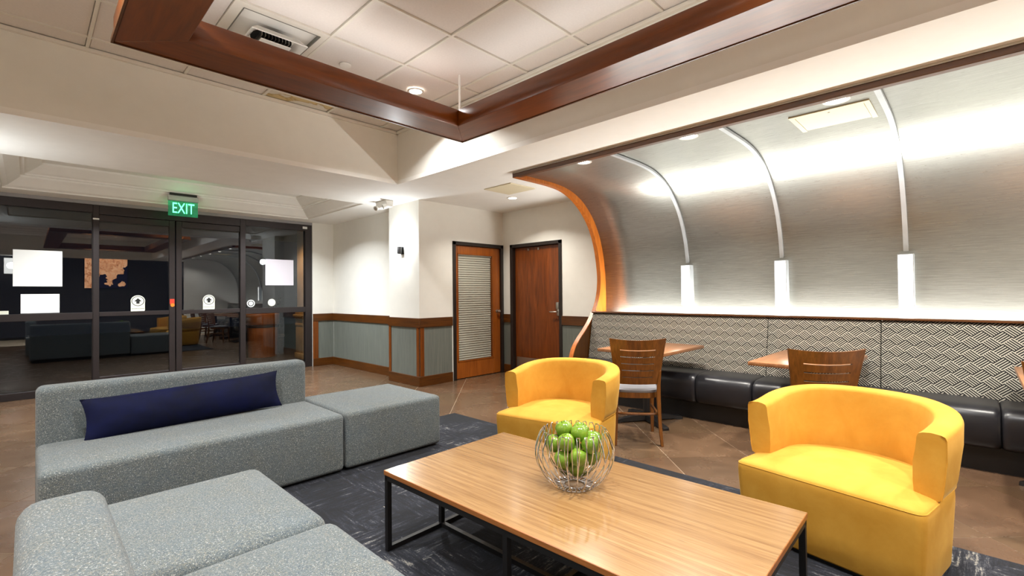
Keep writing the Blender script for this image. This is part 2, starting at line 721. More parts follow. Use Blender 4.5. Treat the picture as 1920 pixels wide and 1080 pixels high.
K = 0.925
GAP = 0.0025
full = None
for i in range(-14, 16):
    for j in range(-14, 18):
        d0, d1 = 1.85+K*i+GAP, 1.85+K*(i+1)-GAP      # x-y
        s0, s1 = 5.48+K*j+GAP, 5.48+K*(j+1)-GAP      # x+y
        sq = [((s+d)/2, (s-d)/2) for d, s in ((d0, s0), (d1, s0), (d1, s1), (d0, s1))]
        cx, cy = sum(p[0] for p in sq)/4, sum(p[1] for p in sq)/4
        P = sq
        for a, b, c in ((1, 0, XW), (-1, 0, 2.2), (0, 1, YG), (0, -1, 1.3)):
            P = clip(P, a, b, c) if P else P
        if len(P) < 3 or areap(P) < 0.004:
            continue
        if areap(P) > areap(sq)-1e-6:
            if full is None:
                full = MB().poly([(p[0]-cx, p[1]-cy, -0.0015) for p in sq], (0, 0, 0.0015)).mesh('floor_tile', M['ftile'], smooth=False)
            link('floor_tile', full, floor, (cx, cy, 0))
        else:
            MB().poly([(p[0]-cx, p[1]-cy, -0.0015) for p in P], (0, 0, 0.0015)).build('floor_tile', M['ftile'], floor, (cx, cy, 0), smooth=False)

# ---- low ceiling with its two openings, tray walls
TX0, TX1, TY0, TY1 = -3.0, 3.29, -3.8, 5.22         # tiled tray
CX0, CX1, CY0, CY1 = -0.22, 3.61, 6.69, 8.73        # entrance coffer
b = MB()
for r in ((TX1, XW+.2, YB-.2, CY0), (CX1, XW+.2, CY0, CY1), (XL-.2, TX1, TY1, CY0), (XL-.2, CX0, CY0, CY1),
          (XL-.2, XW+.2, CY1, YG+.15), (XL-.2, TX1, YB-.2, TY0), (XL-.2, TX0, TY0, TY1)):
    b.box(*r, Z0, Z0+0.05)
ceiling = struct(b.build('ceiling', M['white'], smooth=False), 'white painted low ceiling with a raised tiled tray')
b = MB()
b.box(TX1, TX1+.08, TY0, TY1+.08, Z0+.05, ZT+.1).box(TX0-.08, TX0, TY0, TY1+.08, Z0+.05, ZT+.1)
b.box(TX0, TX1, TY1, TY1+.08, Z0+.05, ZT+.1).box(TX0, TX1, TY0-.08, TY0, Z0+.05, ZT+.1)
b.build('tray_wall', M['wall'], ceiling, smooth=False)
box(TX0, TX1, TY0, TY1, ZT+.03, ZT+.08).build('tray_deck', M['white'], ceiling, smooth=False)
# tiles and tee bars
GX, GY, TP = 1.695, 3.64, 0.675
xs = sorted({round(GX+TP*k, 4) for k in range(-7, 3)} | {TX0, TX1})
ys = sorted({round(GY+TP*k, 4) for k in range(-11, 3)} | {TY0, TY1})
xs = [x for x in xs if TX0 <= x <= TX1]
ys = [y for y in ys if TY0 <= y <= TY1]
VENT = (1.02, 3.64)
cache = {}
for i in range(len(xs)-1):
    for j in range(len(ys)-1):
        x0, x1, y0, y1 = xs[i], xs[i+1], ys[j], ys[j+1]
        if x1-x0 < 0.03 or y1-y0 < 0.03:
            continue
        if abs(x0-VENT[0]) < 0.02 and abs(y0-VENT[1]) < 0.02:
            continue
        stained = abs(x0-1.695) < .02 and y0 > 4.9
        key = (round(x1-x0, 3), round(y1-y0, 3), stained)
        hx, hy = (x1-x0)/2-.014, (y1-y0)/2-.014
        if key not in cache:
            cache[key] = box(-hx, hx, -hy, hy, 0, 0.016, 0.004, 1).mesh('ceiling_tile', M['stain' if stained else 'ctile'], smooth=False)
        link('ceiling_tile', cache[key], ceiling, ((x0+x1)/2, (y0+y1)/2, ZT+.010))
for x in xs[1:-1]:
    box(-.011, .011, TY0, TY1, 0, 0.03).build('ceiling_grid_bar', M['tee'], ceiling, (x, 0, ZT-.002), smooth=False)
for y in ys[1:-1]:
    box(TX0, TX1, -.011, .011, 0, 0.03).build('ceiling_grid_bar', M['tee'], ceiling, (0, y, ZT-.001), smooth=False)
b = MB()
b.box(TX1-.03, TX1, TY0, TY1, ZT-.03, ZT).box(TX0, TX1, TY1-.03, TY1, ZT-.03, ZT)
b.build('wall_angle', M['tee'], ceiling, smooth=False)

# ---- entrance coffer: two crown steps and a flat top
b = MB()
prof = [(0.003, 2.7495), (0.003, 2.765), (.05, 2.785), (.12, 2.85), (.16, 2.885), (.16, 2.91), (.20, 2.91), (.20, 2.93),
        (.24, 2.945), (.31, 3.0), (.35, 3.035), (.35, 3.06)]
rings = [[(CX0+o, CY0+o, z), (CX1-o, CY0+o, z), (CX1-o, CY1-o, z), (CX0+o, CY1-o, z)] for o, z in prof]
b.loft(rings, cap0=False, cap1=False)
b.build('coffer_crown', M['white'], ceiling, smooth=False)
box(CX0, CX1, CY0, CY1, 3.06, 3.10).build('coffer_top', M['white'], ceiling, smooth=False)

# ---- walls
BB, RT, RB = 0.147, 1.003, 0.865    # baseboard top, rail top and bottom


def wall(name, x0, x1, y0, y1, z1=Z0):
    return struct(box(x0, x1, y0, y1, 0, z1).build(name, M['wall'], smooth=False))


def dado(parent, p0, p1, out, stiles=(), e0=0.0, e1=0.0):
    """chair rail, strié panel and baseboard along the wall line p0-p1; out = outward normal (unit, axis aligned)"""
    along_x = abs(out[1]) > 0.5
    a0, a1 = (p0[0], p1[0]) if along_x else (p0[1], p1[1])
    a0, a1 = min(a0, a1)-e0, max(a0, a1)+e1
    w0 = p0[1] if along_x else p0[0]
    s = out[1] if along_x else out[0]

    def bar(nm, mt, u0, u1, z0, z1, d, bev=.003):
        q0, q1 = sorted((w0, w0+s*d))
        if along_x:
            return box(u0, u1, q0, q1, z0, z1, bev, 1).build(nm, mt, parent)
        return box(q0, q1, u0, u1, z0, z1, bev, 1).build(nm, mt, parent)
    wmat = M['cherry'] if along_x else M['cherry_y']
    bar('baseboard', wmat, a0, a1, 0, BB, .024)
    bar('chair_rail', wmat, a0, a1, RB, RT, .028)
    bar('wainscot_panel', M['wains'], a0+e0, a1-e1, BB, RB, .006, 0)
    for u0, u1 in stiles:
        bar('stile', M['cherry_z'], u0, u1, BB, RB, .018)


wall_en = wall('wall_entrance', 3.83, 4.36, 9.08, 9.22)
dado(wall_en, (3.83, 9.08), (4.24, 9.08), (0, -1), [(3.83, 3.93)])
wall_si = wall('wall_side', 4.24, 4.36, 6.66, 9.08)
dado(wall_si, (4.24, 6.66), (4.24, 9.056), (-1, 0))
wall_co = wall('wall_column', 4.03, 4.36, 5.84, 6.66)
dado(wall_co, (4.03, 5.84), (4.03, 6.66), (-1, 0), [(5.84, 5.90), (6.60, 6.66)], .024, 0.0)
dado(wall_co, (4.03, 5.84), (4.63, 5.84), (0, -1), [(4.03, 4.10)], 0, 0)
wall_do = struct(MB().box(4.36, 4.655, 5.84, 5.96, 0, Z0).box(5.755, XW+.12, 5.84, 5.96, 0, Z0).box(4.655, 5.755, 5.84, 5.96, 2.185, Z0).build('wall_office', M['wall'], smooth=False))
D2A, D2B = 4.555, 5.665     # door 2 opening in Y
wall_r = struct(MB().box(XW, XW+.12, YB, D2A, 0, Z0).box(XW, XW+.12, D2B, 5.84, 0, Z0).box(XW, XW+.12, D2A, D2B, 2.18, Z0).build('wall_right', M['wall'], smooth=False))
dado(wall_r, (XW, 3.80), (XW, D2A), (-1, 0))
dado(wall_r, (XW, D2B), (XW, 5.84), (-1, 0))
wall_b = struct(box(XL, XW, YB-.12, YB, 0, ZT).build('wall_back', plain('charcoal_back_wall', (58, 56, 58), .6), smooth=False))
wall_l = wall('wall_left', XL-.12, XL, YB, YG, ZT)
wall_g = wall('wall_glazing', XL, -.50, 9.10, 9.24)
# column across the entrance, out of the picture on the left
wall_c2 = wall('wall_column_left', -1.1, -.73, 5.84, 6.66)
# dark rooms behind the doors
struct(MB().box(4.5, 5.9, 6.2, 6.25, 0, 2.6).box(6.2, 6.25, 4.3, 5.9, 0, 2.6).build('wall_beyond', M['wall'], smooth=False))

# ---- door 1: wood stile door with glass and blind
d1 = sempty('door_1', 'orange brown wooden door with a full glass panel and white slatted blind', (4.655, 5.84, 0))
W1 = 1.10
b = MB().box(0, .055, -.02, .14, 0, 2.185).box(W1-.055, W1, -.02, .14, 0, 2.185).box(0, W1, -.02, .14, 2.13, 2.185)
b.bevel(.003, 1)
b.build('door_frame', M['jamb'], d1)
SX0, SX1, SY0, SY1 = .058, W1-.058, .02, .065
MB().box(SX0, SX0+.055, SY0, SY1, .012, 2.125).bevel(.003, 1).build('door_stile', M['door1'], d1)
MB().box(SX1-.16, SX1, SY0, SY1, .012, 2.125).bevel(.003, 1).build('door_stile', M['door1'], d1)
GX0, GX1, GZ0, GZ1 = SX0+.055, SX1-.16, .275, 2.0
MB().box(GX0, GX1, SY0, SY1, .012, GZ0).bevel(.003, 1).build('door_rail', M['door1'], d1)
MB().box(GX0, GX1, SY0, SY1, GZ1, 2.125).bevel(.003, 1).build('door_rail', M['door1'], d1)
b = MB().box(GX0, GX0+.012, SY0-.006, SY1, GZ0, GZ1).box(GX1-.012, GX1, SY0-.006, SY1, GZ0, GZ1)
b.box(GX0, GX1, SY0-.006, SY1, GZ0, GZ0+.012).box(GX0, GX1, SY0-.006, SY1, GZ1-.012, GZ1)
b.build('glazing_bead', M['door1'], d1)
box(GX0+.01, GX1-.01, .035, .041, GZ0+.01, GZ1-.01).build('glass_pane', mk_glass('door_glass', (.95, .95, .95)), d1)
bl = MB().box(GX0+.012, GX1-.012, .046, .064, GZ1-.035, GZ1-.012).build('blind', M['blind'], d1)
NS = 46
pitch = (GZ1-.04-GZ0-.015)/NS
sl = MB().box(GX0+.016, GX1-.03, -.0012, .0012, -pitch*.47, pitch*.47).mesh('slat', M['blind'], smooth=False)
for k in range(NS):
    link('slat', sl, bl, (0, .056, GZ0+.018+pitch*(k+.5)), (math.radians(-22), 0, 0))
h = MB().lathe([(.026, 0), (.028, .006), (.02, .010), (.010, .012), (.010, .035), (.020, .04), (.026, .055), (.024, .068), (.012, .076)], 20)
h.build('door_knob', M['nickel'], d1, (SX1-.075, SY0, 1.055), (PI/2, 0, 0))

# ---- door 2: flush veneer door in the right wall
d2 = sempty('door_2', 'flush red brown wooden door with lever handle and steel kick plate', (XW, D2A, 0))
W2 = D2B-D2A
b = MB().box(-.02, .12, 0, .055, 0, 2.18).box(-.02, .12, W2-.055, W2, 0, 2.18).box(-.02, .12, 0, W2, 2.125, 2.18)
b.bevel(.003, 1).build('door_frame', M['jamb'], d2)
box(.055, .10, .058, W2-.058, .012, 2.12, .003, 1).build('door_leaf', M['door2'], d2)
box(.050, .056, .075, W2-.08, .03, .285).build('kick_plate', M['steel'], d2)
box(.03, .056, .10, .16, 1.10, 1.21, .012, 3).build('card_reader', M['nickel'], d2)
hl = box(.045, .056, .105, .15, 1.0, 1.13, .005, 2).build('lever_handle', M['nickel'], d2)
MB().tube([(.05, .127, 1.06), (.0, .127, 1.06), (-.008, .14, 1.06), (-.008, .25, 1.058)], .010, 10).build('lever', M['nickel'], hl)
for yy in (.52, .74):
    box(.04, .056, yy-.012, yy+.012, 2.06, 2.10, .002, 1).build('coat_hook', M['nickel'], d2)

# ---- storefront
BR = M['bronze']
YA, YZ = YG, YG+.10     # frame depth
GLZ = YG+.045
H_FIX = 2.70


def pane(parent, x0, x1, z0, z1):
    box(x0, x1, GLZ, GLZ+.008, z0, z1).build('glass_pane', M['glass'], parent, smooth=False)


def fixed(name, label, x0, x1, s0, s1):
    o = sempty(name, label, (0, 0, 0))
    box(x0, x0+s0, YA, YZ, 0, H_FIX, .004, 1).build('window_frame', BR, o)
    box(x1-s1, x1, YA, YZ, 0, H_FIX, .004, 1).build('window_frame', BR, o)
    box(x0+s0, x1-s1, YA, YZ, 2.585, H_FIX, .004, 1).build('head_rail', BR, o)
    box(x0+s0, x1-s1, YA, YZ, 1.045, 1.142, .004, 1).build('middle_rail', BR, o)
    box(x0+s0, x1-s1, YA, YZ, 0, .10, .004, 1).build('sill_rail', BR, o)
    pane(o, x0+s0, x1-s1, 1.142, 2.585)
    pane(o, x0+s0, x1-s1, .10, 1.045)
    return o


w1 = fixed('window_1', 'dark bronze fixed storefront pane at the left with two white papers', -.50, .738, .09, .07)
w2 = fixed('window_2', 'dark bronze fixed storefront pane beside the wood dado', 2.588, 3.83, .084, .127)


def sliding(name, label, x0, x1):
    o = sempty(name, label)
    f0, f1 = YA+.02, YZ-.02
    box(x0, x0+.078, f0, f1, .01, 2.565, .004, 1).build('door_stile', BR, o)
    box(x1-.078, x1, f0, f1, .01, 2.565, .004, 1).build('door_stile', BR, o)
    box(x0+.078, x1-.078, f0, f1, 2.47, 2.565, .004, 1).build('top_rail', BR, o)
    box(x0+.078, x1-.078, f0, f1, 1.078, 1.142, .004, 1).build('middle_rail', BR, o)
    box(x0+.078, x1-.078, f0, f1, .01, .20, .004, 1).build('bottom_rail', BR, o)
    pane(o, x0+.078, x1-.078, 1.142, 2.47)
    pane(o, x0+.078, x1-.078, .20, 1.078)
    return o


sl1 = sliding('door_3', 'left sliding glass door leaf in dark bronze frame', .66, 1.655)
sl2 = sliding('door_4', 'right sliding glass door leaf in dark bronze frame', 1.668, 2.665)
struct(box(.738, 2.588, YA, YZ, 2.57, 2.70, .004, 1).build('trim_1', BR), 'dark bronze sliding door header')
struct(box(-.50, 3.83, YA-.01, YZ, 2.70, Z0, .003, 1).build('trim_2', plain('grey_header_paint', (150, 148, 150), .6)), 'grey strip above the storefront')
struct(box(.738, 2.588, YA, YZ, -.005, .008).build('trim_3', BR), 'door threshold')

# ---- outside
struct(box(-8, 10, YG+.1, 24, -.14, -.004).build('ground', M['pave'], smooth=False), 'dark paving outside the entrance')
struct(box(-3, 7, YG+.24, 14.5, 2.95, 3.1).build('ceiling_porch', M['pave'], smooth=False), 'porch roof outside the entrance')
light('porch_fill_spot', 'SPOT', (3.4, 10.1, 2.9), E_PORCH, (1, .78, .5), .08, None, (0, 0, 0), 120)  # unseen spot added to light the column and planters outside

# ---- silver alcove over the banquette
YE, YS = 3.75, -2.2      # ends of the alcove in Y
YEND = 3.75
shell_pts = [(3.96, 2.738), (4.3, 2.738), (4.60, 2.735), (4.88, 2.705), (5.14, 2.62), (5.36, 2.47), (5.54, 2.26), (5.67, 1.98), (5.735, 1.66), (5.752, 1.35), (5.752, 1.1), (5.752, .9)]
prof = [p for p in catmull([(x, 0, z) for x, z in shell_pts], 6)]
alc = sempty('wall_alcove', 'curved brushed silver wall and canopy over the banquette')
b = MB()
off = []
for i, p in enumerate(prof):
    t = (prof[min(i+1, len(prof)-1)]-prof[max(i-1, 0)]).normalized()
    n_ = Vector((t.z, 0, -t.x))       # towards the inside of the curve
    off.append(n_)
NSEG = 12
rings = []
for k in range(NSEG+1):
    y = YS+(YE-YS)*k/NSEG
    rings.append([(p.x, y, p.z) for p in prof])
b.loft(rings, False, False, closed=False)
bmesh.ops.recalc_face_normals(b.bm, faces=b.bm.faces)
so = b.build('silver_shell', M['silver'], alc)
md = so.modifiers.new('thick', 'SOLIDIFY')
md.thickness = 0.012
md.offset = 0
# bent wood edge at the far end
inner = [(3.93, 2.69), (4.3, 2.69), (4.56, 2.685), (4.80, 2.66), (5.03, 2.58), (5.24, 2.44), (5.42, 2.24), (5.545, 1.97), (5.61, 1.66), (5.612, 1.45), (5.57, 1.27), (5.47, 1.085)]
innerc = catmull([(x, 0, z) for x, z in inner], 6)
oc = catmull([(x, 0, z) for x, z in [(3.93, 2.75), (4.3, 2.75), (4.60, 2.748), (4.89, 2.72), (5.155, 2.635), (5.375, 2.482), (5.557, 2.27), (5.687, 1.985), (5.752, 1.66), (5.768, 1.45), (5.768, 1.27), (5.768, 1.085)]], 6)
for nm, ya, yb, mt in (('edge_trim', YEND, YEND+.06, M['maple']),):
    b = MB()
    rings = []
    for p, q in zip(innerc, oc):
        rings.append([(p.x, ya, p.z), (p.x, yb, p.z), (q.x, yb, q.z), (q.x, ya, q.z)])
    b.loft(rings)
    b.build(nm, mt, alc)
low = catmull([(x, 0, z) for x, z in [(5.47, 1.085), (5.37, .96), (5.255, .85), (5.10, .72), (5.0, .60), (4.95, .45), (4.94, .25), (4.94, 0.0)]], 5)
b = MB().poly([(p.x, YEND+.004, p.z) for p in low]+[(5.768, YEND+.004, 0), (5.768, YEND+.004, 1.085)], (0, .052, 0))
b.build('end_panel', M['panelw'], alc, angle=20)
b = MB()
rings = []
for i, p in enumerate(low):
    t = (low[min(i+1, len(low)-1)]-low[max(i-1, 0)]).normalized()
    n_ = Vector((t.z, 0, -t.x))*.012
    rings.append([(p.x, YEND, p.z), (p.x, YEND+.06, p.z), (p.x+n_.x, YEND+.06, p.z+n_.z), (p.x+n_.x, YEND, p.z+n_.z)])
b.loft(rings)
b.build('panel_edge', M['maple'], alc)
b = MB().box(3.925, 3.985, YS, YEND+.06, 2.692, 2.748).bevel(.003, 1)
b.build('front_lip', M['cherry_y'], alc)
box(3.915, 3.93, YS, YEND+.04, 2.735, 2.75).build('shadow_reveal', M['nickel'], alc)
box(3.985, 5.75, YS-.06, YS, 0, 2.74).build('end_wall', M['wall'], alc, smooth=False)

# ---- hung mahogany frame
FX0, FX1, FY0, FY1, FZ0, FZ1, FW = .353, 2.997, -1.4, 3.59, 2.85, 3.0, .31
hf = thing('ceiling_frame', 'large dark mahogany rectangular frame hung below the tiled ceiling', 'frame', (0, 0, 0))


def frame_member(p0, p1, q0, q1, mt):
    """p0-p1 outer edge, q0-q1 inner edge (mitred)"""
    b = MB().poly([(*p0, FZ0), (*p1, FZ0), (*q1, FZ0), (*q0, FZ0)], (0, 0, FZ1-FZ0))
    b.bevel(.004, 1)
    return b.build('frame_member', mt, hf)


O = [(FX0, FY0), (FX1, FY0), (FX1, FY1), (FX0, FY1)]
I = [(FX0+FW, FY0+FW), (FX1-FW, FY0+FW), (FX1-FW, FY1-FW), (FX0+FW, FY1-FW)]
for k in range(4):
    frame_member(O[k], O[(k+1) % 4], I[k], I[(k+1) % 4], M['frame'] if k % 2 == 0 else M['frame_y'])
b = MB()
for x0, x1, y0, y1 in ((FX0-.012, FX1+.012, FY1, FY1+.012), (FX0-.012, FX1+.012, FY0-.012, FY0), (FX0-.012, FX0, FY0, FY1), (FX1, FX1+.012, FY0, FY1)):
    b.box(x0, x1, y0, y1, FZ0-.006, FZ0+.022)
b.build('edge_bead', M['cherry'], hf)
for x, y in ((2.85, 3.45), (.5, 3.45), (2.85, -1.25), (.5, -1.25)):
    MB().tube([(x, y, FZ1-.01), (x, y, ZT+.01)], .011, 10).build('suspension_rod', M['plastic'], hf)

for x, y, sx, sy in ((1.675, FY1-FW/2, 2.0, .04), (1.675, FY0+FW/2, 2.0, .04), (FX0+FW/2, 1.1, .04, 4.2), (FX1-FW/2, 1.1, .04, 4.2)):
    box(x-sx/2, x+sx/2, y-sy/2, y+sy/2, FZ1, FZ1+.006).build('added_glow_strip', M['lantern'], hf)  # made-up strip, added with its area light to brighten the tiled ceiling
    light('frame_fill', 'AREA', (x, y, FZ1+.012), E_FRAME_FILL*(1 if sx > 1 else 1.6), NEUT, sx, sy, (PI, 0, 0))

# ================================================================== LIGHT FIXTURES


def ring_mesh(r0, r1, z0, z1, n=28):
    b = MB()
    prof = [(r0, z1), (r0, z0), (r1, z0), (r1, z1)]
    rings = [[(r*math.cos(2*PI*k/n), r*math.sin(2*PI*k/n), z) for k in range(n)] for r, z in prof]
    rings.append(rings[0])
    b.loft(rings, False, False)
    bmesh.ops.remove_doubles(b.bm, verts=b.bm.verts, dist=1e-6)
    return b


dl_ring = ring_mesh(.062, .085, -.006, .0).mesh('trim_ring', M['plastic'])
dl_lens = MB().lathe([(.0, -.003), (.063, -.003), (.063, .0), (0, .0)], 28).mesh('lens', M['lens'])


def downlight(loc, label, energy, color, group=None, spread=130):
    o = thing('recessed_light', label, 'light', loc, 0, group)
    link('trim_ring', dl_ring, o)
    link('lens', dl_lens, o)
    light('downlight_lamp', 'AREA', (loc[0], loc[1], loc[2]-.012), energy, color, .11, None, (0, 0, 0), spread)
    return o


downlight((2.748, 4.02, ZT-.001), 'lit recessed light in the tiled ceiling above the hung frame', E_TRAY, NEUT)
for x, y in ((.0, 2.95), (.0, -.4), (1.35, 1.3), (1.35, -2.0), (-1.8, 4.0), (-1.8, 1.3), (-1.8, -1.6), (2.1, .2), (2.3, -2.2)):
    downlight((x, y, ZT-.001), 'recessed light in the tiled ceiling outside the picture', E_TRAY, NEUT, 'recessed lights above the camera')
downlight((4.957, 4.813, Z0-.001), 'lit recessed light in the white ceiling in front of the red brown door', E_SOFFIT, WARM)
for y, lb in ((2.93, 'recessed light in the silver canopy nearest the bent wood edge'), (1.80, 'recessed light in the silver canopy between first and second wall lantern'),
              (.70, 'recessed light in the silver canopy beside the cream access panel')):
    downlight((4.10, y, 2.731), lb, E_CANOPY, WARM, 'canopy recessed lights')
for y in (-.4, -1.5):
    downlight((4.10, y, 2.731), 'recessed light in the silver canopy outside the picture', E_CANOPY, WARM, 'canopy recessed lights')
for x, y in ((.7, 7.7), (2.7, 7.7)):
    downlight((x, y, 3.059), 'recessed light in the entrance coffer hidden by the soffit', E_ENTRY, COOL, 'coffer recessed lights')

# wall lanterns on the silver wall with bars running up and over the curve
sh = [(p.x, p.z) for p in prof]


def wall_lantern(y, label):
    o = thing('wall_lantern', label, 'lamp', (5.735, y, 1.19), 0, 'wall lanterns above the banquette')
    box(-.095, -.015, -.052, .052, .0, .48, .004, 1).build('glass_shade', M['lantern'], o)
    b = MB()
    for sy in (-1, 1):
        b.box(-.10, .0, sy*.055-.003, sy*.055+.003, -.002, .483)
    b.build('side_plate', M['alum'], o)
    box(-.10, .0, -.058, .058, .483, .49).build('top_cap', M['alum'], o)
    # bar
    b = MB()
    rings = []
    for i, p in enumerate(prof):
        if p.x < 3.99 or p.z < 1.66:
            continue
        n_ = off[i]
        a = Vector((p.x, 0, p.z))+n_*.035
        c = Vector((p.x, 0, p.z))+n_*.012
        if i == 0:
            continue
        rings.append([(a.x-5.735, -.018, a.z-1.19), (a.x-5.735, .018, a.z-1.19), (c.x-5.735, .018, c.z-1.19), (c.x-5.735, -.018, c.z-1.19)])
    b.loft(rings)
    b.build('curved_bar', M['alum'], o)
    


for y, lb in ((2.535, 'tall white wall lantern with curved silver bar nearest the end of the banquette'), (1.49, 'tall white wall lantern with curved silver bar, middle of the three'),
              (.455, 'tall white wall lantern with curved silver bar beside the cream ceiling access panel')):
    wall_lantern(y, lb)


def up_sconce(loc, label, sx=-1, rz=0):
    o = thing('wall_sconce', label, 'lamp', loc, rz)
    MB().box(-.012, .0, -.04, .04, -.06, .06).bevel(.004, 2).build('back_plate', M['black'], o)
    MB().lathe([(.030, -.055), (.036, -.05), (.036, .055), (.030, .055), (.028, .04), (.028, -.04)], 20).build('cylinder_shade', M['black'], o, (-.055, 0, 0))
    return o


sc_ = up_sconce((4.03, 6.27, 2.03), 'small black cylinder sconce on the white column')
light('sconce_lamp_up', 'POINT', (3.90, 6.27, 2.16), E_SCONCE_UP, COOL, .06)
light('sconce_lamp_down', 'SPOT', (3.96, 6.27, 1.955), E_SCONCE_DOWN, NEUT, .03, None, (0, 0, 0), 110)
s2 = up_sconce((-.73, 6.27, 2.03), 'small black cylinder sconce on the column outside the picture', 1, PI)
light('sconce_lamp_up', 'POINT', (-.60, 6.27, 2.16), E_SCONCE_UP, COOL, .06)

# ceiling vent, sprinkler, access panels, emergency light
v = thing('air_diffuser', 'white square air diffuser with stepped cones in the tiled ceiling', 'vent', (VENT[0]+TP/2, VENT[1]+TP/2, ZT))
hw = TP/2-.012


def sqring(ho, hi, z0, z1):
    b = MB()
    o_ = [(-ho, -ho), (ho, -ho), (ho, ho), (-ho, ho)]
    i_ = [(-hi, -hi), (hi, -hi), (hi, hi), (-hi, hi)]
    rings = [[(x, y, z0) for x, y in o_], [(x, y, z1) for x, y in i_], [(x, y, z1+.008) for x, y in i_], [(x, y, z0+.008) for x, y in o_]]
    rings.append(rings[0])
    b.loft(rings, False, False)
    bmesh.ops.remove_doubles(b.bm, verts=b.bm.verts, dist=1e-6)
    return b


sqring(hw, hw-.05, 0, .002).build('outer_frame', M['tee'], v, smooth=False)
box(-hw+.02, hw-.02, -hw+.02, hw-.02, .135, .14).build('back_box', M['vent_grey'], v, smooth=False)
b = MB()
for s in (-1, 1):
    b.box(s*(hw-.05)-.004, s*(hw-.05)+.004, -hw+.05, hw-.05, .0, .14).box(-hw+.05, hw-.05, s*(hw-.05)-.004, s*(hw-.05)+.004, .0, .14)
b.build('box_side', M['vent_grey'], v, smooth=False)
MB().lathe([(.0, .115), (.255, .115), (.255, .125), (.0, .125)], 32).build('duct_opening', M['dark'], v)
sqring(.205, .150, -.085, -.03).build('outer_cone', M['plastic'], v, smooth=False)
MB().lathe([(0, -.022), (.148, -.022), (.148, -.018), (0, -.018)], 28).build('inner_shadow_plate', M['dark'], v)
box(-.112, .112, -.112, .112, -.095, -.085, .004, 2).build('centre_plate', M['plastic'], v)
for k in range(9):
    MB().box(-.1+k*.025-.002, -.1+k*.025+.002, -.10, .10, -.06, -.024).build('louvre_vane', M['nickel'], v, smooth=False)

tag(MB().lathe([(0, -.012), (.045, -.012), (.05, -.008), (.05, 0), (0, 0)], 28).build('sprinkler_cover', M['plastic'], None, (1.99, 4.0, ZT+.003)), 'round white sprinkler cover plate in the tiled ceiling', 'sprinkler')

ap = thing('access_panel', 'cream hinged access panel in the silver canopy ceiling', 'panel', (4.51, .787, 2.738))
b = MB()
for x0, x1, y0, y1 in ((-.265, .265, -.26, -.225), (-.265, .265, .225, .26), (-.265, -.23, -.225, .225), (.23, .265, -.225, .225)):
    b.box(x0, x1, y0, y1, -.016, -.004)
b.build('panel_frame', M['patch'], ap)
box(-.226, .226, -.221, .221, -.014, -.006).build('panel_door', M['patch'], ap)
MB().lathe([(0, -.004), (.008, -.004), (.008, 0), (0, 0)], 12).build('latch', M['nickel'], ap, (-.19, 0, -.014))
tag(box(-.235, .235, -.25, .25, -.012, 0, .003, 1).build('ceiling_panel', M['patch'], None, (4.49, 4.41, Z0-.0005)), 'flush beige square panel in the white ceiling before the doors', 'panel')

em = thing('emergency_light', 'white twin head emergency light on the ceiling beside the white column', 'light', (3.74, 6.30, Z0))
b = MB().poly([(-.07, -.15, 0), (.07, -.15, 0), (.05, -.15, -.10), (-.05, -.15, -.10)], (0, .30, 0)).bevel(.012, 3)
b.build('housing', M['plastic'], em)
for s in (-1, 1):
    hd = MB().lathe([(.0, -.03), (.026, -.03), (.036, .02), (.04, .035), (.034, .036), (0, .03)], 20).build('lamp_head', M['plastic'], em, (-.06, s*.115, -.09), (0, math.radians(-115), math.radians(20*s)))
    MB().lathe([(0, .0), (.026, .0), (.026, .004), (0, .006)], 16).build('lamp_lens', M['nickel'], hd, (0, 0, .034))
# exit sign
ex = thing('exit_sign', 'green edge lit EXIT sign hung above the sliding doors', 'sign', (1.655, 8.555, 2.568))
box(-.19, .19, -.03, .03, .225, .305, .004, 1).build('housing', plain('brushed_grey_housing', (190, 184, 184), .4, .3), ex)
box(-.17, .17, -.045, .045, .305, .338, .002, 1).build('ceiling_mount', M['black'], ex)
box(-.188, .188, -.004, .004, 0, .222).build('acrylic_panel', M['acryl'], ex)
box(-.19, .19, -.0305, -.0295, .223, .228).build('lower_edge_line', M['black'], ex)
text_mesh('EXIT', .225, M['exitglow'], 'lettering', ex, (0, -.005, .112), (PI/2, 0, 0), .004, sx=.62)
light('exit_lamp', 'POINT', (1.655, 8.40, 2.68), .5, (.1, 1, .4), .04)

# ================================================================== STOREFRONT STICKERS
YP = GLZ-.002


def sheet(name, x0, x1, z0, z1, mt, label, cat='paper', bev=.0):
    b = box(x0-(x0+x1)/2, x1-(x0+x1)/2, -.001, .001, 0, z1-z0)
    return tag(b.build(name, mt, None, ((x0+x1)/2, YP, z0)), label, cat)


sheet('paper_notice', -.128, .35, 1.515, 2.007, M['paper'], 'large white paper taped high on the left glass pane')
sheet('paper_notice', -.055, .322, 1.15, 1.41, M['paper'], 'smaller white paper below the large one on the left pane')
sheet('paper_notice', -.40, -.165, 1.143, 1.19, M['cream'], 'narrow cream strip at the left edge just above the middle rail')
sheet('paper_notice', 3.006, 3.498, 1.548, 2.02, M['paper2'], 'pale lilac square paper on the right glass pane')
sheet('frame_label', 3.655, 3.74, 2.62, 2.665, M['paper'], 'tiny white label at the top corner of the storefront frame', 'label').location.y = YA-.002
sheet('frame_label', .668, .738, 2.485, 2.507, M['paper'], 'tiny silver tag high on the bronze post left of the sliding doors', 'label').location.y = YA-.002


def disc(r, n=32, y0=-.001, y1=.001):
    return MB().poly([(r*math.cos(2*PI*k/n), y0, r*math.sin(2*PI*k/n)) for k in range(n)], (0, y1-y0, 0))


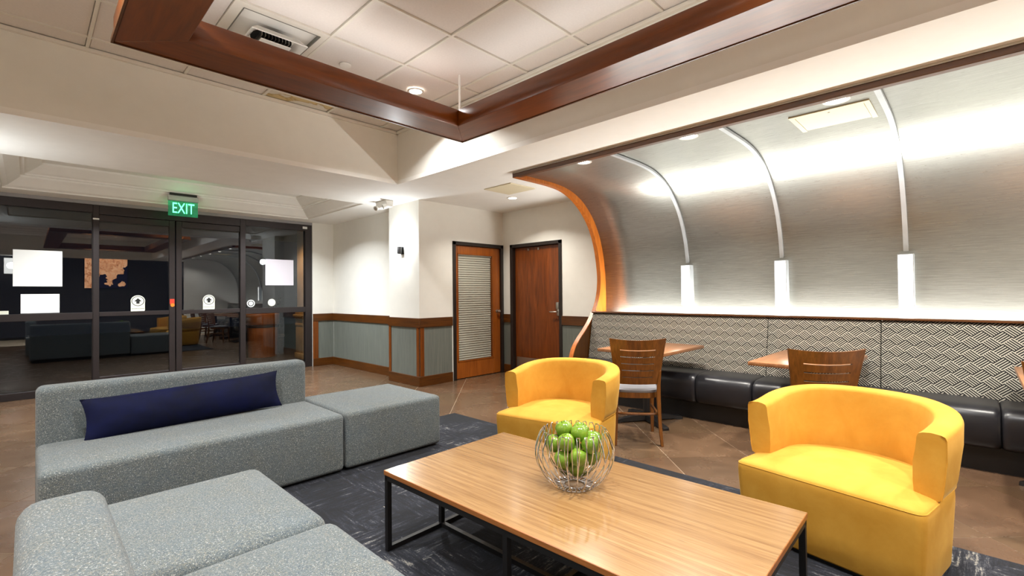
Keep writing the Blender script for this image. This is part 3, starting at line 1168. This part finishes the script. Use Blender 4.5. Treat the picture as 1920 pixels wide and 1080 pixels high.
def door_sticker(x, z, label):
    o = thing('door_sticker', label, 'sticker', (x, YP, z), 0, 'automatic door stickers')
    b = MB().poly([(-.085, 0, -.125), (.075, 0, -.125), (.085, 0, -.10), (.085, 0, .05), (-.085, 0, .05)], (0, .002, 0))
    b.build('sticker_base', M['cream'], o)
    disc(.088).build('round_top', M['cream'], o, (0, .0, .04))
    ring = MB()
    n = 36
    rr = [[(r*math.cos(2*PI*k/n), y, r*.95*math.sin(2*PI*k/n)) for k in range(n)] for r, y in ((.078, 0), (.078, -.0015), (.069, -.0015), (.069, 0))]
    ring.loft(rr+[rr[0]], False, False)
    ring.build('black_ring', M['ink'], o, (0, -.001, .04))
    MB().poly([(0, 0, .085), (.046, 0, .035), (.02, 0, .035), (.02, 0, -.0), (-.02, 0, -.0), (-.02, 0, .035), (-.046, 0, .035)], (0, .001, 0)).build('arrow', M['ink'], o, (0, -.0025, .0))
    text_mesh('AUTOMATIC DOOR', .020, M['ink'], 'lettering', o, (0, -.0015, -.075), (PI/2, 0, 0), .0004, sx=.85)
    return o


door_sticker(1.188, 1.255, 'round arrow sticker on the left sliding door glass')
door_sticker(2.125, 1.255, 'round arrow sticker on the right sliding door glass')
rs = thing('red_sticker', 'small red and orange sticker on the meeting stile of the doors', 'sticker', (1.615, YA+.018, 1.24))
box(-.03, .03, -.001, .001, .0, .08).build('red_label', M['red'], rs)
disc(.028, 16).build('orange_dot', M['orange'], rs, (0.005, -.001, -.015))
rg = thing('ring_sticker', 'ring shaped white sticker low on the right glass pane', 'sticker', (2.766, YP, 1.225))
n = 32
rr = [[(r*math.cos(2*PI*k/n), y, r*math.sin(2*PI*k/n)) for k in range(n)] for r, y in ((.065, .001), (.065, -.001), (.05, -.001), (.05, .001))]
b = MB()
b.loft(rr+[rr[0]], False, False)
b.build('outer_ring', M['paper'], rg)
disc(.036).build('centre_disc', M['paper'], rg)
tag(disc(.065).build('round_sticker', M['cream'], None, (3.112, YP, 1.235)), 'plain round cream sticker below the lilac paper', 'sticker')

# ================================================================== OUTSIDE OBJECTS
pl = thing('timber_planter', 'round orange brown timber planter outside the right pane', 'planter', (3.72, 11.5, 0))
b = MB()
MB().lathe([(.24, 0), (.29, .05), (.31, .5), (.31, .70), (.30, .70), (.29, .0)], 24).build('planter_body', M['barrel'], pl)
MB().lathe([(.33, .72), (.34, .74), (.34, .95), (.33, .96), (0.0, .96)], 24).build('planter_rim', M['barrel'], pl)
MB().lathe([(.312, .66), (.318, .66), (.318, .69), (.312, .69)], 24).build('hoop', M['black'], pl)
pp = thing('potted_shrub', 'dark leafy shrub in a grey pot outside the right pane', 'plant', (4.13, 12.0, 0))
MB().lathe([(.15, 0), (.19, .1), (.21, .36), (.235, .38), (.235, .43), (.2, .43), (.19, .38), (0, .37)], 20).build('pot', M['pot'], pp)
b = MB()
rnd = random.Random(3)
for k in range(420):
    a, e = rnd.uniform(0, 2*PI), rnd.uniform(-.3, 1.5)
    rr_ = rnd.uniform(.05, .22)
    c = Vector((rr_*math.cos(a)*math.cos(e), rr_*math.sin(a)*math.cos(e), .85+.5*rnd.uniform(-.8, .9)))
    d = Vector((rnd.uniform(-1, 1), rnd.uniform(-1, 1), rnd.uniform(-.2, 1))).normalized()
    s_ = d.cross(Vector((0, 0, 1))).normalized()*.014
    L_ = rnd.uniform(.07, .12)
    vs = [b.bm.verts.new(c+q) for q in (-d*L_*.5, s_, d*L_*.5, -s_)]
    b.bm.faces.new(vs)
lf = b.build('foliage', M['leaf'], pp, smooth=False)
lf['kind'] = 'stuff'
MB().tube([(0, 0, .37), (.02, .01, .7), (0, .02, 1.1)], .014, 8).build('stem', M['stem'], pp)
pc = thing('porch_column', 'tan stone porch column on a moulded pedestal outside the right pane', 'column', (4.30, 10.45, 0))
b = MB()
for hw_, z0, z1 in ((.21, 0, .12), (.19, .12, .70), (.20, .70, .76), (.19, .76, .86), (.215, .86, .90), (.235, .90, .95), (.20, .95, 1.03)):
    b.box(-hw_, hw_, -hw_, hw_, z0, z1)
b.bevel(.012, 2)
b.build('pedestal', M['stone'], pc)
box(-.165, .165, -.165, .165, 1.03, 2.95, .01, 2).build('shaft', M['stone'], pc)

# ================================================================== BANQUETTE
bq = thing('banquette', 'long built in banquette with black vinyl seat and patterned back', 'banquette', (4.98, YEND, 0))
BY = YEND


def lo(y):
    return y-BY


# backrest panels (face slopes back)
for y0, y1 in ((1.550, 3.745), (.616, 1.546), (-1.46, .612), (-2.19, -1.464)):
    b = MB()
    P = [(.30, .40), (.31, .47), (.415, 1.045), (.428, 1.072), (.45, 1.078), (.52, 1.078), (.52, .40)]
    rings = [[(x, lo(y0), z) for x, z in P], [(x, lo(y1), z) for x, z in P]]
    b.loft(rings)
    b.bevel(.010, 2, 40)
    b.build('backrest_panel', M['weave'], bq)
box(.40, .54, lo(-2.19), lo(3.745), 1.078, 1.098, .004, 1).build('cap_rail', M['cherry_y'], bq)
# seat cushions with rounded fronts
SP = catmull([(.33, 0, .20), (.0, 0, .185), (-.085, 0, .20), (-.115, 0, .30), (-.11, 0, .42), (-.06, 0, .478), (.05, 0, .492), (.33, 0, .488)], 4)


def cushion(y0, y1):
    b = MB()
    rings = []
    N = 8
    for k in range(N+1):
        t = k/N
        y = y0+(y1-y0)*t
        e = min(t, 1-t)*(y1-y0)
        s = 1.0 if e > .04 else (1-.10*(1-e/.04)**2)
        rings.append([(max(-.12, .1+(p.x-.1)*s) if p.x < .1 else p.x, lo(y), .30+(p.z-.30)*s) for p in SP])
    ys_ = [y0, y0+.006, y0+.018, y0+.04, (y0+y1)/2, y1-.04, y1-.018, y1-.006, y1]
    sc_l = [.90, .945, .98, 1, 1, 1, .98, .945, .90]
    rings = []
    for y, s in zip(ys_, sc_l):
        rings.append([((.1+(p.x-.1)*s) if p.x < .1 else p.x, lo(y), .30+(p.z-.30)*s) for p in SP])
    b.loft(rings)
    b.build('seat_cushion', M['vinyl'], bq, angle=60)


yy = 3.745
edges = [3.745, 3.22, 2.665, 2.11, 1.555, 1.0, .44, -.12, -.68, -1.24, -1.8, -2.19]
for a_, b_ in zip(edges[1:], edges[:-1]):
    cushion(a_+.001, b_-.001)
box(.0, .5, lo(-2.19), lo(3.745), 0, .19).build('plinth', M['black'], bq, smooth=False)

# ================================================================== DINING TABLES AND CHAIRS


def dining_table(x0, x1, y0, y1, label, rz=0.0, base=None):
    cx, cy = (x0+x1)/2, (y0+y1)/2
    o = thing('dining_table', label, 'table', (cx, cy, 0), rz, 'dining tables along the banquette')
    hx, hy = (x1-x0)/2, (y1-y0)/2
    box(-hx, hx, -hy, hy, .733, .765, .004, 2).build('table_top', M['dtop'], o)
    bx = -.12
    MB().tube([(bx, 0, .05), (bx, 0, .73)], .038, 16).build('pedestal', M['black'], o)
    box(bx-.16, bx+.16, -.14, .14, .718, .733).build('top_plate', M['black'], o)
    b = MB()
    for k in range(4):
        a = PI/4+k*PI/2+.18
        d = Vector((math.cos(a), math.sin(a), 0))
        s_ = Vector((-math.sin(a), math.cos(a), 0))
        c0 = Vector((bx, 0, 0))
        ring = []
        for t, wd, z0, z1 in ((0.0, .045, .015, .075), (.18, .038, .012, .06), (.30, .03, .008, .04), (.33, .042, .0, .034), (.385, .040, .0, .030), (.395, .03, .0, .024)):
            p = c0+d*t
            ring.append([p-s_*wd+Vector((0, 0, z0)), p+s_*wd+Vector((0, 0, z0)), p+s_*wd*.8+Vector((0, 0, z1)), p-s_*wd*.8+Vector((0, 0, z1))])
        b.loft(ring)
    b.build('cross_base', M['black'], o)
    return o


dining_table(4.22, 5.18, 2.13, 2.87, 'walnut topped dining table nearest the end of the banquette')
dining_table(4.21, 5.28, .70, 1.37, 'walnut topped dining table behind the right yellow armchair')
dining_table(4.20, 5.2, -.87, -.20, 'walnut topped dining table cut off at the right edge of the picture')


def make_chair(label, loc, rz):
    o = thing('dining_chair', label, 'chair', loc, rz, 'wooden dining chairs')
    W = M['chair']

    # local: chair faces +y, rear at y=-.2
    # curved back panel with five slots
    def bp(u, z, d):
        t = (z-.535)/.395
        hw_ = .190+.055*t
        x = u*hw_
        y = -.205-.075*t-.045*(1-u*u)+d
        return Vector((x, y, z+.018*u*u*t))
    us = [-1, -.86, -.66, -.33, 0, .33, .66, .86, 1]
    zs = [.535, .595, .603, .655, .663, .715, .723, .775, .783, .835, .843, .93]
    b = MB()
    V = {}
    for d in (0, 1):
        for i, u in enumerate(us):
            for j, z in enumerate(zs):
                V[d, i, j] = b.bm.verts.new(bp(u, z, .0 if d == 0 else .022))
    slot = lambda i, j: j in (1, 3, 5, 7, 9) and 2 <= i <= 5
    nu, nz = len(us)-1, len(zs)-1
    for i in range(nu):
        for j in range(nz):
            if slot(i, j):
                continue
            b.bm.faces.new((V[0, i, j], V[0, i+1, j], V[0, i+1, j+1], V[0, i, j+1]))
            b.bm.faces.new((V[1, i, j], V[1, i, j+1], V[1, i+1, j+1], V[1, i+1, j]))
    b.bm.edges.ensure_lookup_table()
    done = set()
    for i in range(nu):
        for j in range(nz):
            if slot(i, j):
                continue
            for (a, c, ni, nj) in (((i, j), (i+1, j), i, j-1), ((i+1, j), (i+1, j+1), i+1, j), ((i+1, j+1), (i, j+1), i, j+1), ((i, j+1), (i, j), i-1, j)):
                outside = ni < 0 or nj < 0 or ni >= nu or nj >= nz or slot(ni, nj)
                if outside:
                    b.bm.faces.new((V[(0,)+a], V[(1,)+a], V[(1,)+c], V[(0,)+c]))
    b.build('backrest', W, o, angle=40)
    # seat
    P = []
    for k in range(24):
        a = 2*PI*k/24
        ca, sa = math.cos(a), math.sin(a)
        sx = math.copysign(abs(ca)**.5, ca)*.205
        sy = math.copysign(abs(sa)**.5, sa)*.205
        P.append((sx*(1+.06*(sy/.2)), sy))
    b = MB()
    b.loft([[(x*s, y*s, z) for x, y in P] for s, z in ((.97, .452), (1.0, .462), (1.0, .478), (.96, .49), (.7, .498), (.3, .502), (.02, .503))])
    b.build('seat_pad', M['greyv'], o)
    b = MB()
    b.loft([[(x*s, y*s, z) for x, y in P] for s, z in ((.95, .405), (.97, .405), (.97, .452), (.9, .452))])
    b.build('seat_frame', W, o)
    for s in (-1, 1):
        # rear leg: splayed back at the foot, runs up to carry the back
        path = [(s*.200, -.265, .0), (s*.190, -.23, .18), (s*.184, -.205, .40), (s*.186, -.207, .54), (s*.20, -.225, .66)]
        b = MB()
        rings = []
        for (x, y, z), w_ in zip(path, (.015, .018, .021, .019, .010)):
            rings.append([(x-w_*.8, y-w_, z), (x+w_*.8, y-w_, z), (x+w_*.8, y+w_, z), (x-w_*.8, y+w_, z)])
        b.loft(rings)
        b.bevel(.004, 1, 60)
        b.build('leg', W, o)
        b = MB()
        rings = []
        for (x, y, z), w_ in zip([(s*.19, .19, 0), (s*.185, .18, .42)], (.014, .020)):
            rings.append([(x-w_, y-w_, z), (x+w_, y-w_, z), (x+w_, y+w_, z), (x-w_, y+w_, z)])
        b.loft(rings)
        b.bevel(.004, 1)
        b.build('leg', W, o)
    # bent stretcher hoop
    hoop = [(.178*c_, -.20+.36*t_, .27) for c_, t_ in ((-1, 1), (-1, .4), (-.98, .05), (-.8, -.03), (-.4, -.06), (0, -.07), (.4, -.06), (.8, -.03), (.98, .05), (1, .4), (1, 1))]
    MB().tube(catmull(hoop, 3), .012, 8).build('stretcher', W, o)
    return o


ch0 = make_chair('wooden slotted back dining chair with grey seat beside the left yellow armchair', (3.98, 2.30, 0), math.radians(-53))
ch1 = copy_tree(ch0)
ch1.location = (4.09, .90, 0)
ch1.rotation_euler = (0, 0, math.radians(-55))
ch1['label'] = 'wooden slotted back dining chair rising behind the right yellow armchair'
ch2 = copy_tree(ch0)
ch2.location = (4.12, -.42, 0)
ch2.rotation_euler = (0, 0, math.radians(-90))
ch2['label'] = 'wooden dining chair cut off at the right edge of the picture'

# ================================================================== RUG
rug = tag(box(-1.6, 1.6, -2.45, 2.45, 0, .012, .004, 1).build('area_rug', M['rug'], None, (1.78, 1.78, .0)), 'dark navy area rug with worn pale streaks under the seating group', 'rug')
RZ = .012

# ================================================================== SOFAS


def softbox(x0, x1, y0, y1, z0, z1, r=.035, crown=.012):
    """upholstered block: rounded edges and a slight crown on top"""
    nx, ny = max(4, int((x1-x0)/.12)), max(4, int((y1-y0)/.12))
    b = MB().box(x0, x1, y0, y1, z0, z1)
    b.bevel(r, 4)
    bmesh.ops.recalc_face_normals(b.bm, faces=b.bm.faces)
    # crown the top with an inset grid
    top = max(b.bm.faces, key=lambda f: f.calc_center_median().z)
    ret = bmesh.ops.inset_region(b.bm, faces=[top], thickness=min(x1-x0, y1-y0)*.18, use_even_offset=True)
    for vtx in top.verts:
        vtx.co.z += crown
    return b


def sofa_block(parent, name, *a, **k):
    return softbox(*a, **k).build(name, M['tweed'], parent, angle=60)


s1 = thing('sofa', 'blue grey tweed sofa with the navy pillow, its back to the glass doors', 'sofa', (.86, 3.86, RZ))
sofa_block(s1, 'seat', -.82, .825, -.43, .285, .014, .44)
sofa_block(s1, 'backrest', -.82, .825, .265, .44, .035, .785, r=.04, crown=.0)
box(-.76, .765, -.37, .40, .0, .04).build('plinth', M['black'], s1)
oa = thing('ottoman', 'blue grey tweed square ottoman at the end of the sofa with the navy pillow', 'ottoman', (2.125, 3.86, RZ))
sofa_block(oa, 'seat', -.43, .465, -.43, .44, .014, .44)
box(-.37, .37, -.37, .38, .0, .04).build('plinth', M['black'], oa)
ob = thing('ottoman', 'blue grey tweed ottoman behind the near sofa, close to the coffee table', 'ottoman', (.42, 2.32, RZ))
sofa_block(ob, 'seat', -.44, .445, -.425, .425, .014, .44, r=.05)
box(-.38, .385, -.36, .36, .0, .04).build('plinth', M['black'], ob)
s2 = thing('sofa', 'near blue grey tweed sofa cut off at the lower left corner', 'sofa', (.42, 1.08, RZ))
sofa_block(s2, 'seat', -.28, .455, -.82, .80, .014, .44, r=.05)
sofa_block(s2, 'backrest', -.44, -.255, -.82, .80, .035, .785, r=.05, crown=0)
box(-.38, .39, -.76, .74, .0, .04).build('plinth', M['black'], s2)

# navy pillow leaning on the back
pw = thing('lumbar_pillow', 'long navy velvet lumbar pillow leaning on the sofa back', 'pillow', (.842, 3.985, RZ+.434))
b = MB()
NU, NV = 40, 14
L_, Hh, Tt = .60, .143, .075
grid = {}
for side in (1, -1):
    for i in range(NU+1):
        for j in range(NV+1):
            u, v_ = -1+2*i/NU, -1+2*j/NV
            prof_ = (max(0, 1-abs(u)**3.0)**.55)*(max(0, 1-abs(v_)**2.2)**.7)
            pin = 1-.10*(1-v_*v_)*abs(u)**8 - 0
            pv = 1-.10*(1-abs(u)**6)
            x = u*L_*(1-.045*(1-v_*v_))
            z = v_*Hh*(1-.08*(1-u**6))
            wr = .005*mnoise.noise(Vector((u*5, v_*2, side*3)))
            y = side*(Tt*prof_+wr*prof_)
            if side == -1 and (i in (0, NU) or j in (0, NV)):
                continue
            grid[side, i, j] = b.bm.verts.new((x, y, z+.15))
for side in (1, -1):
    g_ = lambda i, j: grid.get((side, i, j)) or grid[1, i, j]
    for i in range(NU):
        for j in range(NV):
            b.bm.faces.new((g_(i, j), g_(i+1, j), g_(i+1, j+1), g_(i, j+1)))
po = b.build('pillow_cover', M['navy'], pw, angle=80)
pw.rotation_euler = (math.radians(-16), math.radians(-1.6), math.radians(2.0))
# ================================================================== ARMCHAIRS


def d_outline(hw_, yf, ym, bd, rc=.04, n=26):
    """D plan: straight front at yf, straight sides to ym, elliptical back of depth bd; ccw"""
    P = []
    for k in range(5):
        a = PI+k/4*PI/2
        P.append((-hw_+rc+rc*math.cos(a), yf+rc+rc*math.sin(a)))
    for t in (.25, .5, .75):
        P.append((-hw_+2*hw_*t, yf))
    for k in range(5):
        a = 1.5*PI+k/4*PI/2
        P.append((hw_-rc+rc*math.cos(a), yf+rc+rc*math.sin(a)))
    P.append((hw_, (yf+ym)/2))
    for k in range(n+1):
        a = PI*k/n
        P.append((hw_*math.cos(a), ym+bd*math.sin(a)))
    P.append((-hw_, (yf+ym)/2))
    return P


def make_armchair(label, loc, rz):
    o = thing('armchair', label, 'armchair', loc, rz, 'yellow tub armchairs')
    Y = M['yellow']
    cy_ = .12
    base = d_outline(.415, -.205, .22, .34)

    def ring(sx, z, dz=0):
        return [(x*sx, cy_+(y-cy_)*sx, z) for x, y in base]
    b = MB()
    b.loft([ring(.945, .022), ring(.955, .03), ring(.975, .16), ring(.995, .30), ring(1.0, .35), ring(.997, .373), ring(.988, .386), ring(.966, .395),
            ring(.90, .403), ring(.75, .415), ring(.55, .424), ring(.3, .429), ring(.02, .430)])
    b.build('seat_body', Y, o, angle=70)
    b = MB()
    b.loft([[(x*.90, cy_+(y-cy_)*.90, z) for x, y in base] for z in (0, .03)])
    b.build('base', M['black'], o)
    # seam piping along the front edge
    b = MB().tube([(x*.992, cy_+(y-cy_)*.992, .382) for x, y in base[:14]], .0022, 6)
    b.build('piping', Y, o)
    # wrap-around back: sweep a rounded section along the D
    hw_, ym, bd, th = .428, .20, .375, .10
    st = []
    for k in range(4):
        st.append((hw_, 0+.20*k/4, 1, 0))
    for k in range(33):
        a = PI*k/32
        nx, ny = math.cos(a)/hw_, math.sin(a)/bd
        l_ = math.hypot(nx, ny)
        st.append((hw_*math.cos(a), ym+bd*math.sin(a), nx/l_, ny/l_))
    for k in range(3, -1, -1):
        st.append((-hw_, 0+.20*k/4, -1, 0))
    b = MB()
    rings = []
    N = len(st)
    for i, (x, y, nx, ny) in enumerate(st):
        t = max(0.0, min(1.0, y/(ym+bd)))
        top = (.69)+.068*(t*t*(3-2*t))
        lean = .02+.02*t

        def pt(d, z):
            k = (z-.41)/.33
            dd = d+lean*k if d > -.5*th else d+lean*.6*k-.0
            return (x+nx*dd, y+ny*dd, z)
        r_ = .022
        sec = [(-th*1.02, .38), (-th*1.10, .46), (-th*1.12, .55), (-th*1.04, top-.08), (-th, top-r_), (-th+r_*.3, top-r_*.3), (-th+r_, top), (-th*.5, top+.004), (-r_, top), (-r_*.3, top-r_*.3), (0, top-r_),
               (.006, top-.12), (.004, .55), (0, .44), (-.006, .40), (-.03, .385)]
        rings.append([pt(d, z) for d, z in sec])
    # round the two arm fronts a little
    b.loft(rings)
    b.build('backrest', Y, o, angle=50)
    # seam piping at the arm fronts (outer edge) and under the back
    for i in (0, N-1):
        x, y, nx, ny = st[i]
        pts = rings[i][8:15]
        MB().tube([(p[0], p[1]-.002, p[2]) for p in pts], .002, 6).build('arm_piping', Y, o)
    MB().tube([(r[14][0], r[14][1], .402) for r in rings], .0025, 6).build('seam_piping', Y, o)
    return o


a1 = make_armchair('yellow velvet tub armchair behind the wire apple bowl', (2.885, 2.385, RZ), math.radians(-78.6))
a2 = copy_tree(a1)
a2.location = (2.91, .535, RZ)
a2.rotation_euler = (0, 0, math.radians(-100.3))
a2['label'] = 'yellow velvet tub armchair at the right, nearest the camera'

# ================================================================== COFFEE TABLE
ct = thing('coffee_table', 'long low coffee table with honey bamboo top on black steel frame', 'table', (1.79, 1.375, RZ), math.radians(1.5))
TW, TL, TZ = .455, .875, .43-RZ
b = box(-TW, TW, -TL, TL, TZ-.024, TZ, .002, 1)
bmesh.ops.recalc_face_normals(b.bm, faces=b.bm.faces)
for f in b.bm.faces:
    f.material_index = 0 if f.normal.z > .9 else 1
b.build('table_top', [M['bamboo'], M['bamboo_edge']], ct)
b = MB()
e = .0125
for x0, x1, y0, y1 in ((-TW+.004, TW-.004, -TL+.004, -TL+.029), (-TW+.004, TW-.004, TL-.029, TL-.004), (-TW+.004, -TW+.029, -TL, TL), (TW-.029, TW-.004, -TL+.004, TL-.004)):
    b.box(x0, x1, max(y0, -TL+.004), min(y1, TL-.004), TZ-.05, TZ-.024)
b.build('top_frame', M['black'], ct)
leg = box(-e, e, -e, e, 0, TZ-.03).mesh('leg', M['black'], smooth=False)
lx, ly = TW-.0165, TL-.0165
for x, y in ((-lx, -ly), (lx, -ly), (-lx, ly), (lx, ly), (-.085, ly), (-.085, -ly), (-lx, 0), (lx, 0)):
    link('leg', leg, ct, (x, y, 0))
bot = M['black']
for y in (-ly, ly, 0):
    box(-lx, lx, y-e, y+e, 0, .024).build('floor_bar', bot, ct, smooth=False)
box(-.085-e, -.085+e, -ly, ly, 0, .024).build('floor_bar', bot, ct, smooth=False)

# ---- wire bowl and apples
BX, BYY, BZ = 1.84, 1.39, .43
bw = thing('wire_bowl', 'chrome wire bowl full of green apples on the coffee table', 'bowl', (BX, BYY, BZ))
NWIRE = 26


def wire_path(a, da):
    oc_ = catmull([(.050, 0, .004), (.09, 0, .004), (.115, 0, .018), (.155, 0, .062), (.184, 0, .125), (.186, 0, .18), (.170, 0, .235), (.156, 0, .262), (.150, 0, .268)], 3)
    ic_ = catmull([(.146, 0, .266), (.142, 0, .245), (.140, 0, .2), (.130, 0, .15), (.105, 0, .10), (.07, 0, .066), (.035, 0, .052)], 3)
    P = [(p.x*math.cos(a), p.x*math.sin(a), p.z) for p in oc_]
    P += [(p.x*math.cos(a+da), p.x*math.sin(a+da), p.z) for p in ic_]
    return P


wm = MB().tube(wire_path(0, .09), .0026, 6).mesh('wire_loop', M['chrome'])
for k in range(NWIRE):
    link('wire_loop', wm, bw, None, (0, 0, 2*PI*k/NWIRE))
for r_, z_, nm in ((.050, .004, 'base_ring'), (.092, .004, 'base_ring'), (.036, .052, 'inner_ring')):
    MB().tube([(r_*math.cos(2*PI*k/32), r_*math.sin(2*PI*k/32), z_) for k in range(32)], .0024, 6, closed=True).build(nm, M['chrome'], bw)

ap_prof = [(.004, -.030), (.012, -.035), (.022, -.034), (.032, -.025), (.039, -.008), (.0405, .006), (.0385, .018), (.031, .030), (.020, .035), (.011, .031), (.004, .024)]
apm = MB().lathe([(r*1.05, z*1.05) for r, z in ap_prof], 24).mesh('apple_flesh', M['apple'])
stm = MB().tube([(0, 0, .022), (.002, 0, .032), (.006, .001, .044)], .0014, 6).mesh('stem', M['stem'])
R3 = Vector((math.cos(YAW), -math.sin(YAW), 0))
N3 = -Vector((math.sin(YAW), math.cos(YAW), 0))
apples = [(-.005, .012, .098, 'green apple lowest in the middle of the wire bowl'), (-.060, .048, .158, 'green apple at the front left of the wire bowl'),
          (.024, .052, .158, 'green apple at the front middle of the wire bowl'), (.088, .010, .150, 'green apple at the middle right of the wire bowl'),
          (-.062, .0, .235, 'green apple highest on the left of the pile'), (.045, .012, .232, 'green apple highest on the right of the pile, stem showing'),
          (-.098, -.045, .190, 'green apple at the far left, against the wires'), (-.012, -.07, .232, 'green apple behind the highest one on the left'),
          (.096, -.05, .205, 'green apple at the far right, behind the wires'), (.0, -.03, .165, 'green apple deep in the middle of the pile'),
          (-.060, -.028, .120, 'green apple low on the left under the front ones'), (.055, -.04, .120, 'green apple low on the right under the others'),
          (.045, -.085, .215, 'green apple at the back of the bowl, mostly hidden by the right ones'), (-.055, -.095, .20, 'green apple at the back of the bowl, mostly hidden by the left ones'),
          (.0, .0, .27, 'green apple on top in the middle of the pile')]
rnd = random.Random(11)
AP = []
for a_, c_, z, lb in apples:
    p = R3*a_+N3*c_
    AP.append([Vector((p.x, p.y, z)), lb])
RA = .0425


def bowl_r(z):
    T = [(.05, .03), (.066, .07), (.10, .105), (.15, .130), (.2, .140), (.27, .146)]
    for (z0, r0_), (z1, r1_) in zip(T[:-1], T[1:]):
        if z <= z1:
            return r0_+(r1_-r0_)*max(0, (z-z0)/(z1-z0))
    return .146


for it in range(300):
    for i in range(len(AP)):
        for j in range(i):
            d = AP[i][0]-AP[j][0]
            l_ = d.length
            if l_ < 2*RA*.97:
                k_ = (2*RA*.97-l_)*.5/max(l_, 1e-5)
                AP[i][0] += d*k_
                AP[j][0] -= d*k_
    for a in AP:
        p = a[0]
        p.x *= .9994
        p.y *= .9994
        p.z = max(p.z-.0006, .052+RA)
        # inside the basket: test points of the apple against the wire profile
        for q in (-.8, -.4, 0, .4):
            rz_ = bowl_r(p.z+q*RA)-math.sqrt(1-q*q)*RA-.003
            r_ = math.hypot(p.x, p.y)
            if r_ > max(rz_, .001):
                s_ = max(rz_, .001)/r_
                p.x *= (1+s_)/2
                p.y *= (1+s_)/2
                p.z += .0006
for p, lb in AP:
    o = thing('apple', lb, 'apple', (BX+p.x, BYY+p.y, BZ+p.z), rnd.uniform(0, 6), 'green apples in the wire bowl')
    o.rotation_euler = (rnd.uniform(-.5, .5), rnd.uniform(-.4, .4), rnd.uniform(0, 6))
    link('flesh', apm, o)
    link('stem', stm, o)

# ================================================================== BEHIND THE CAMERA (seen mirrored in the glass)
mp = thing('map_picture', 'orange city map picture mirrored in the glass doors', 'picture', (2.02, YB, 2.32))
box(-.62, .62, .0, .03, -.65, .65, .004, 1).build('picture_frame', M['black'], mp)
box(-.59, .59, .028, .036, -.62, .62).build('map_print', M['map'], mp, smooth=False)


def box_sconce(x, z, label):
    o = thing('wall_sconce', label, 'lamp', (x, YB, z), 0, 'square sconces mirrored in the glass')
    box(-.16, .16, .02, .12, -.25, .25, .01, 2).build('shade', M['lantern'], o)
    box(-.17, .17, .0, .02, -.27, .27).build('back_plate', M['nickel'], o)
    light('sconce_glow', 'POINT', (x, YB+.35, z), 10, NEUT, .1)


box_sconce(4.6, 2.42, 'square glowing sconce mirrored in the right sliding door')
box_sconce(-.35, 2.42, 'square glowing sconce mirrored at the left edge of the glass')
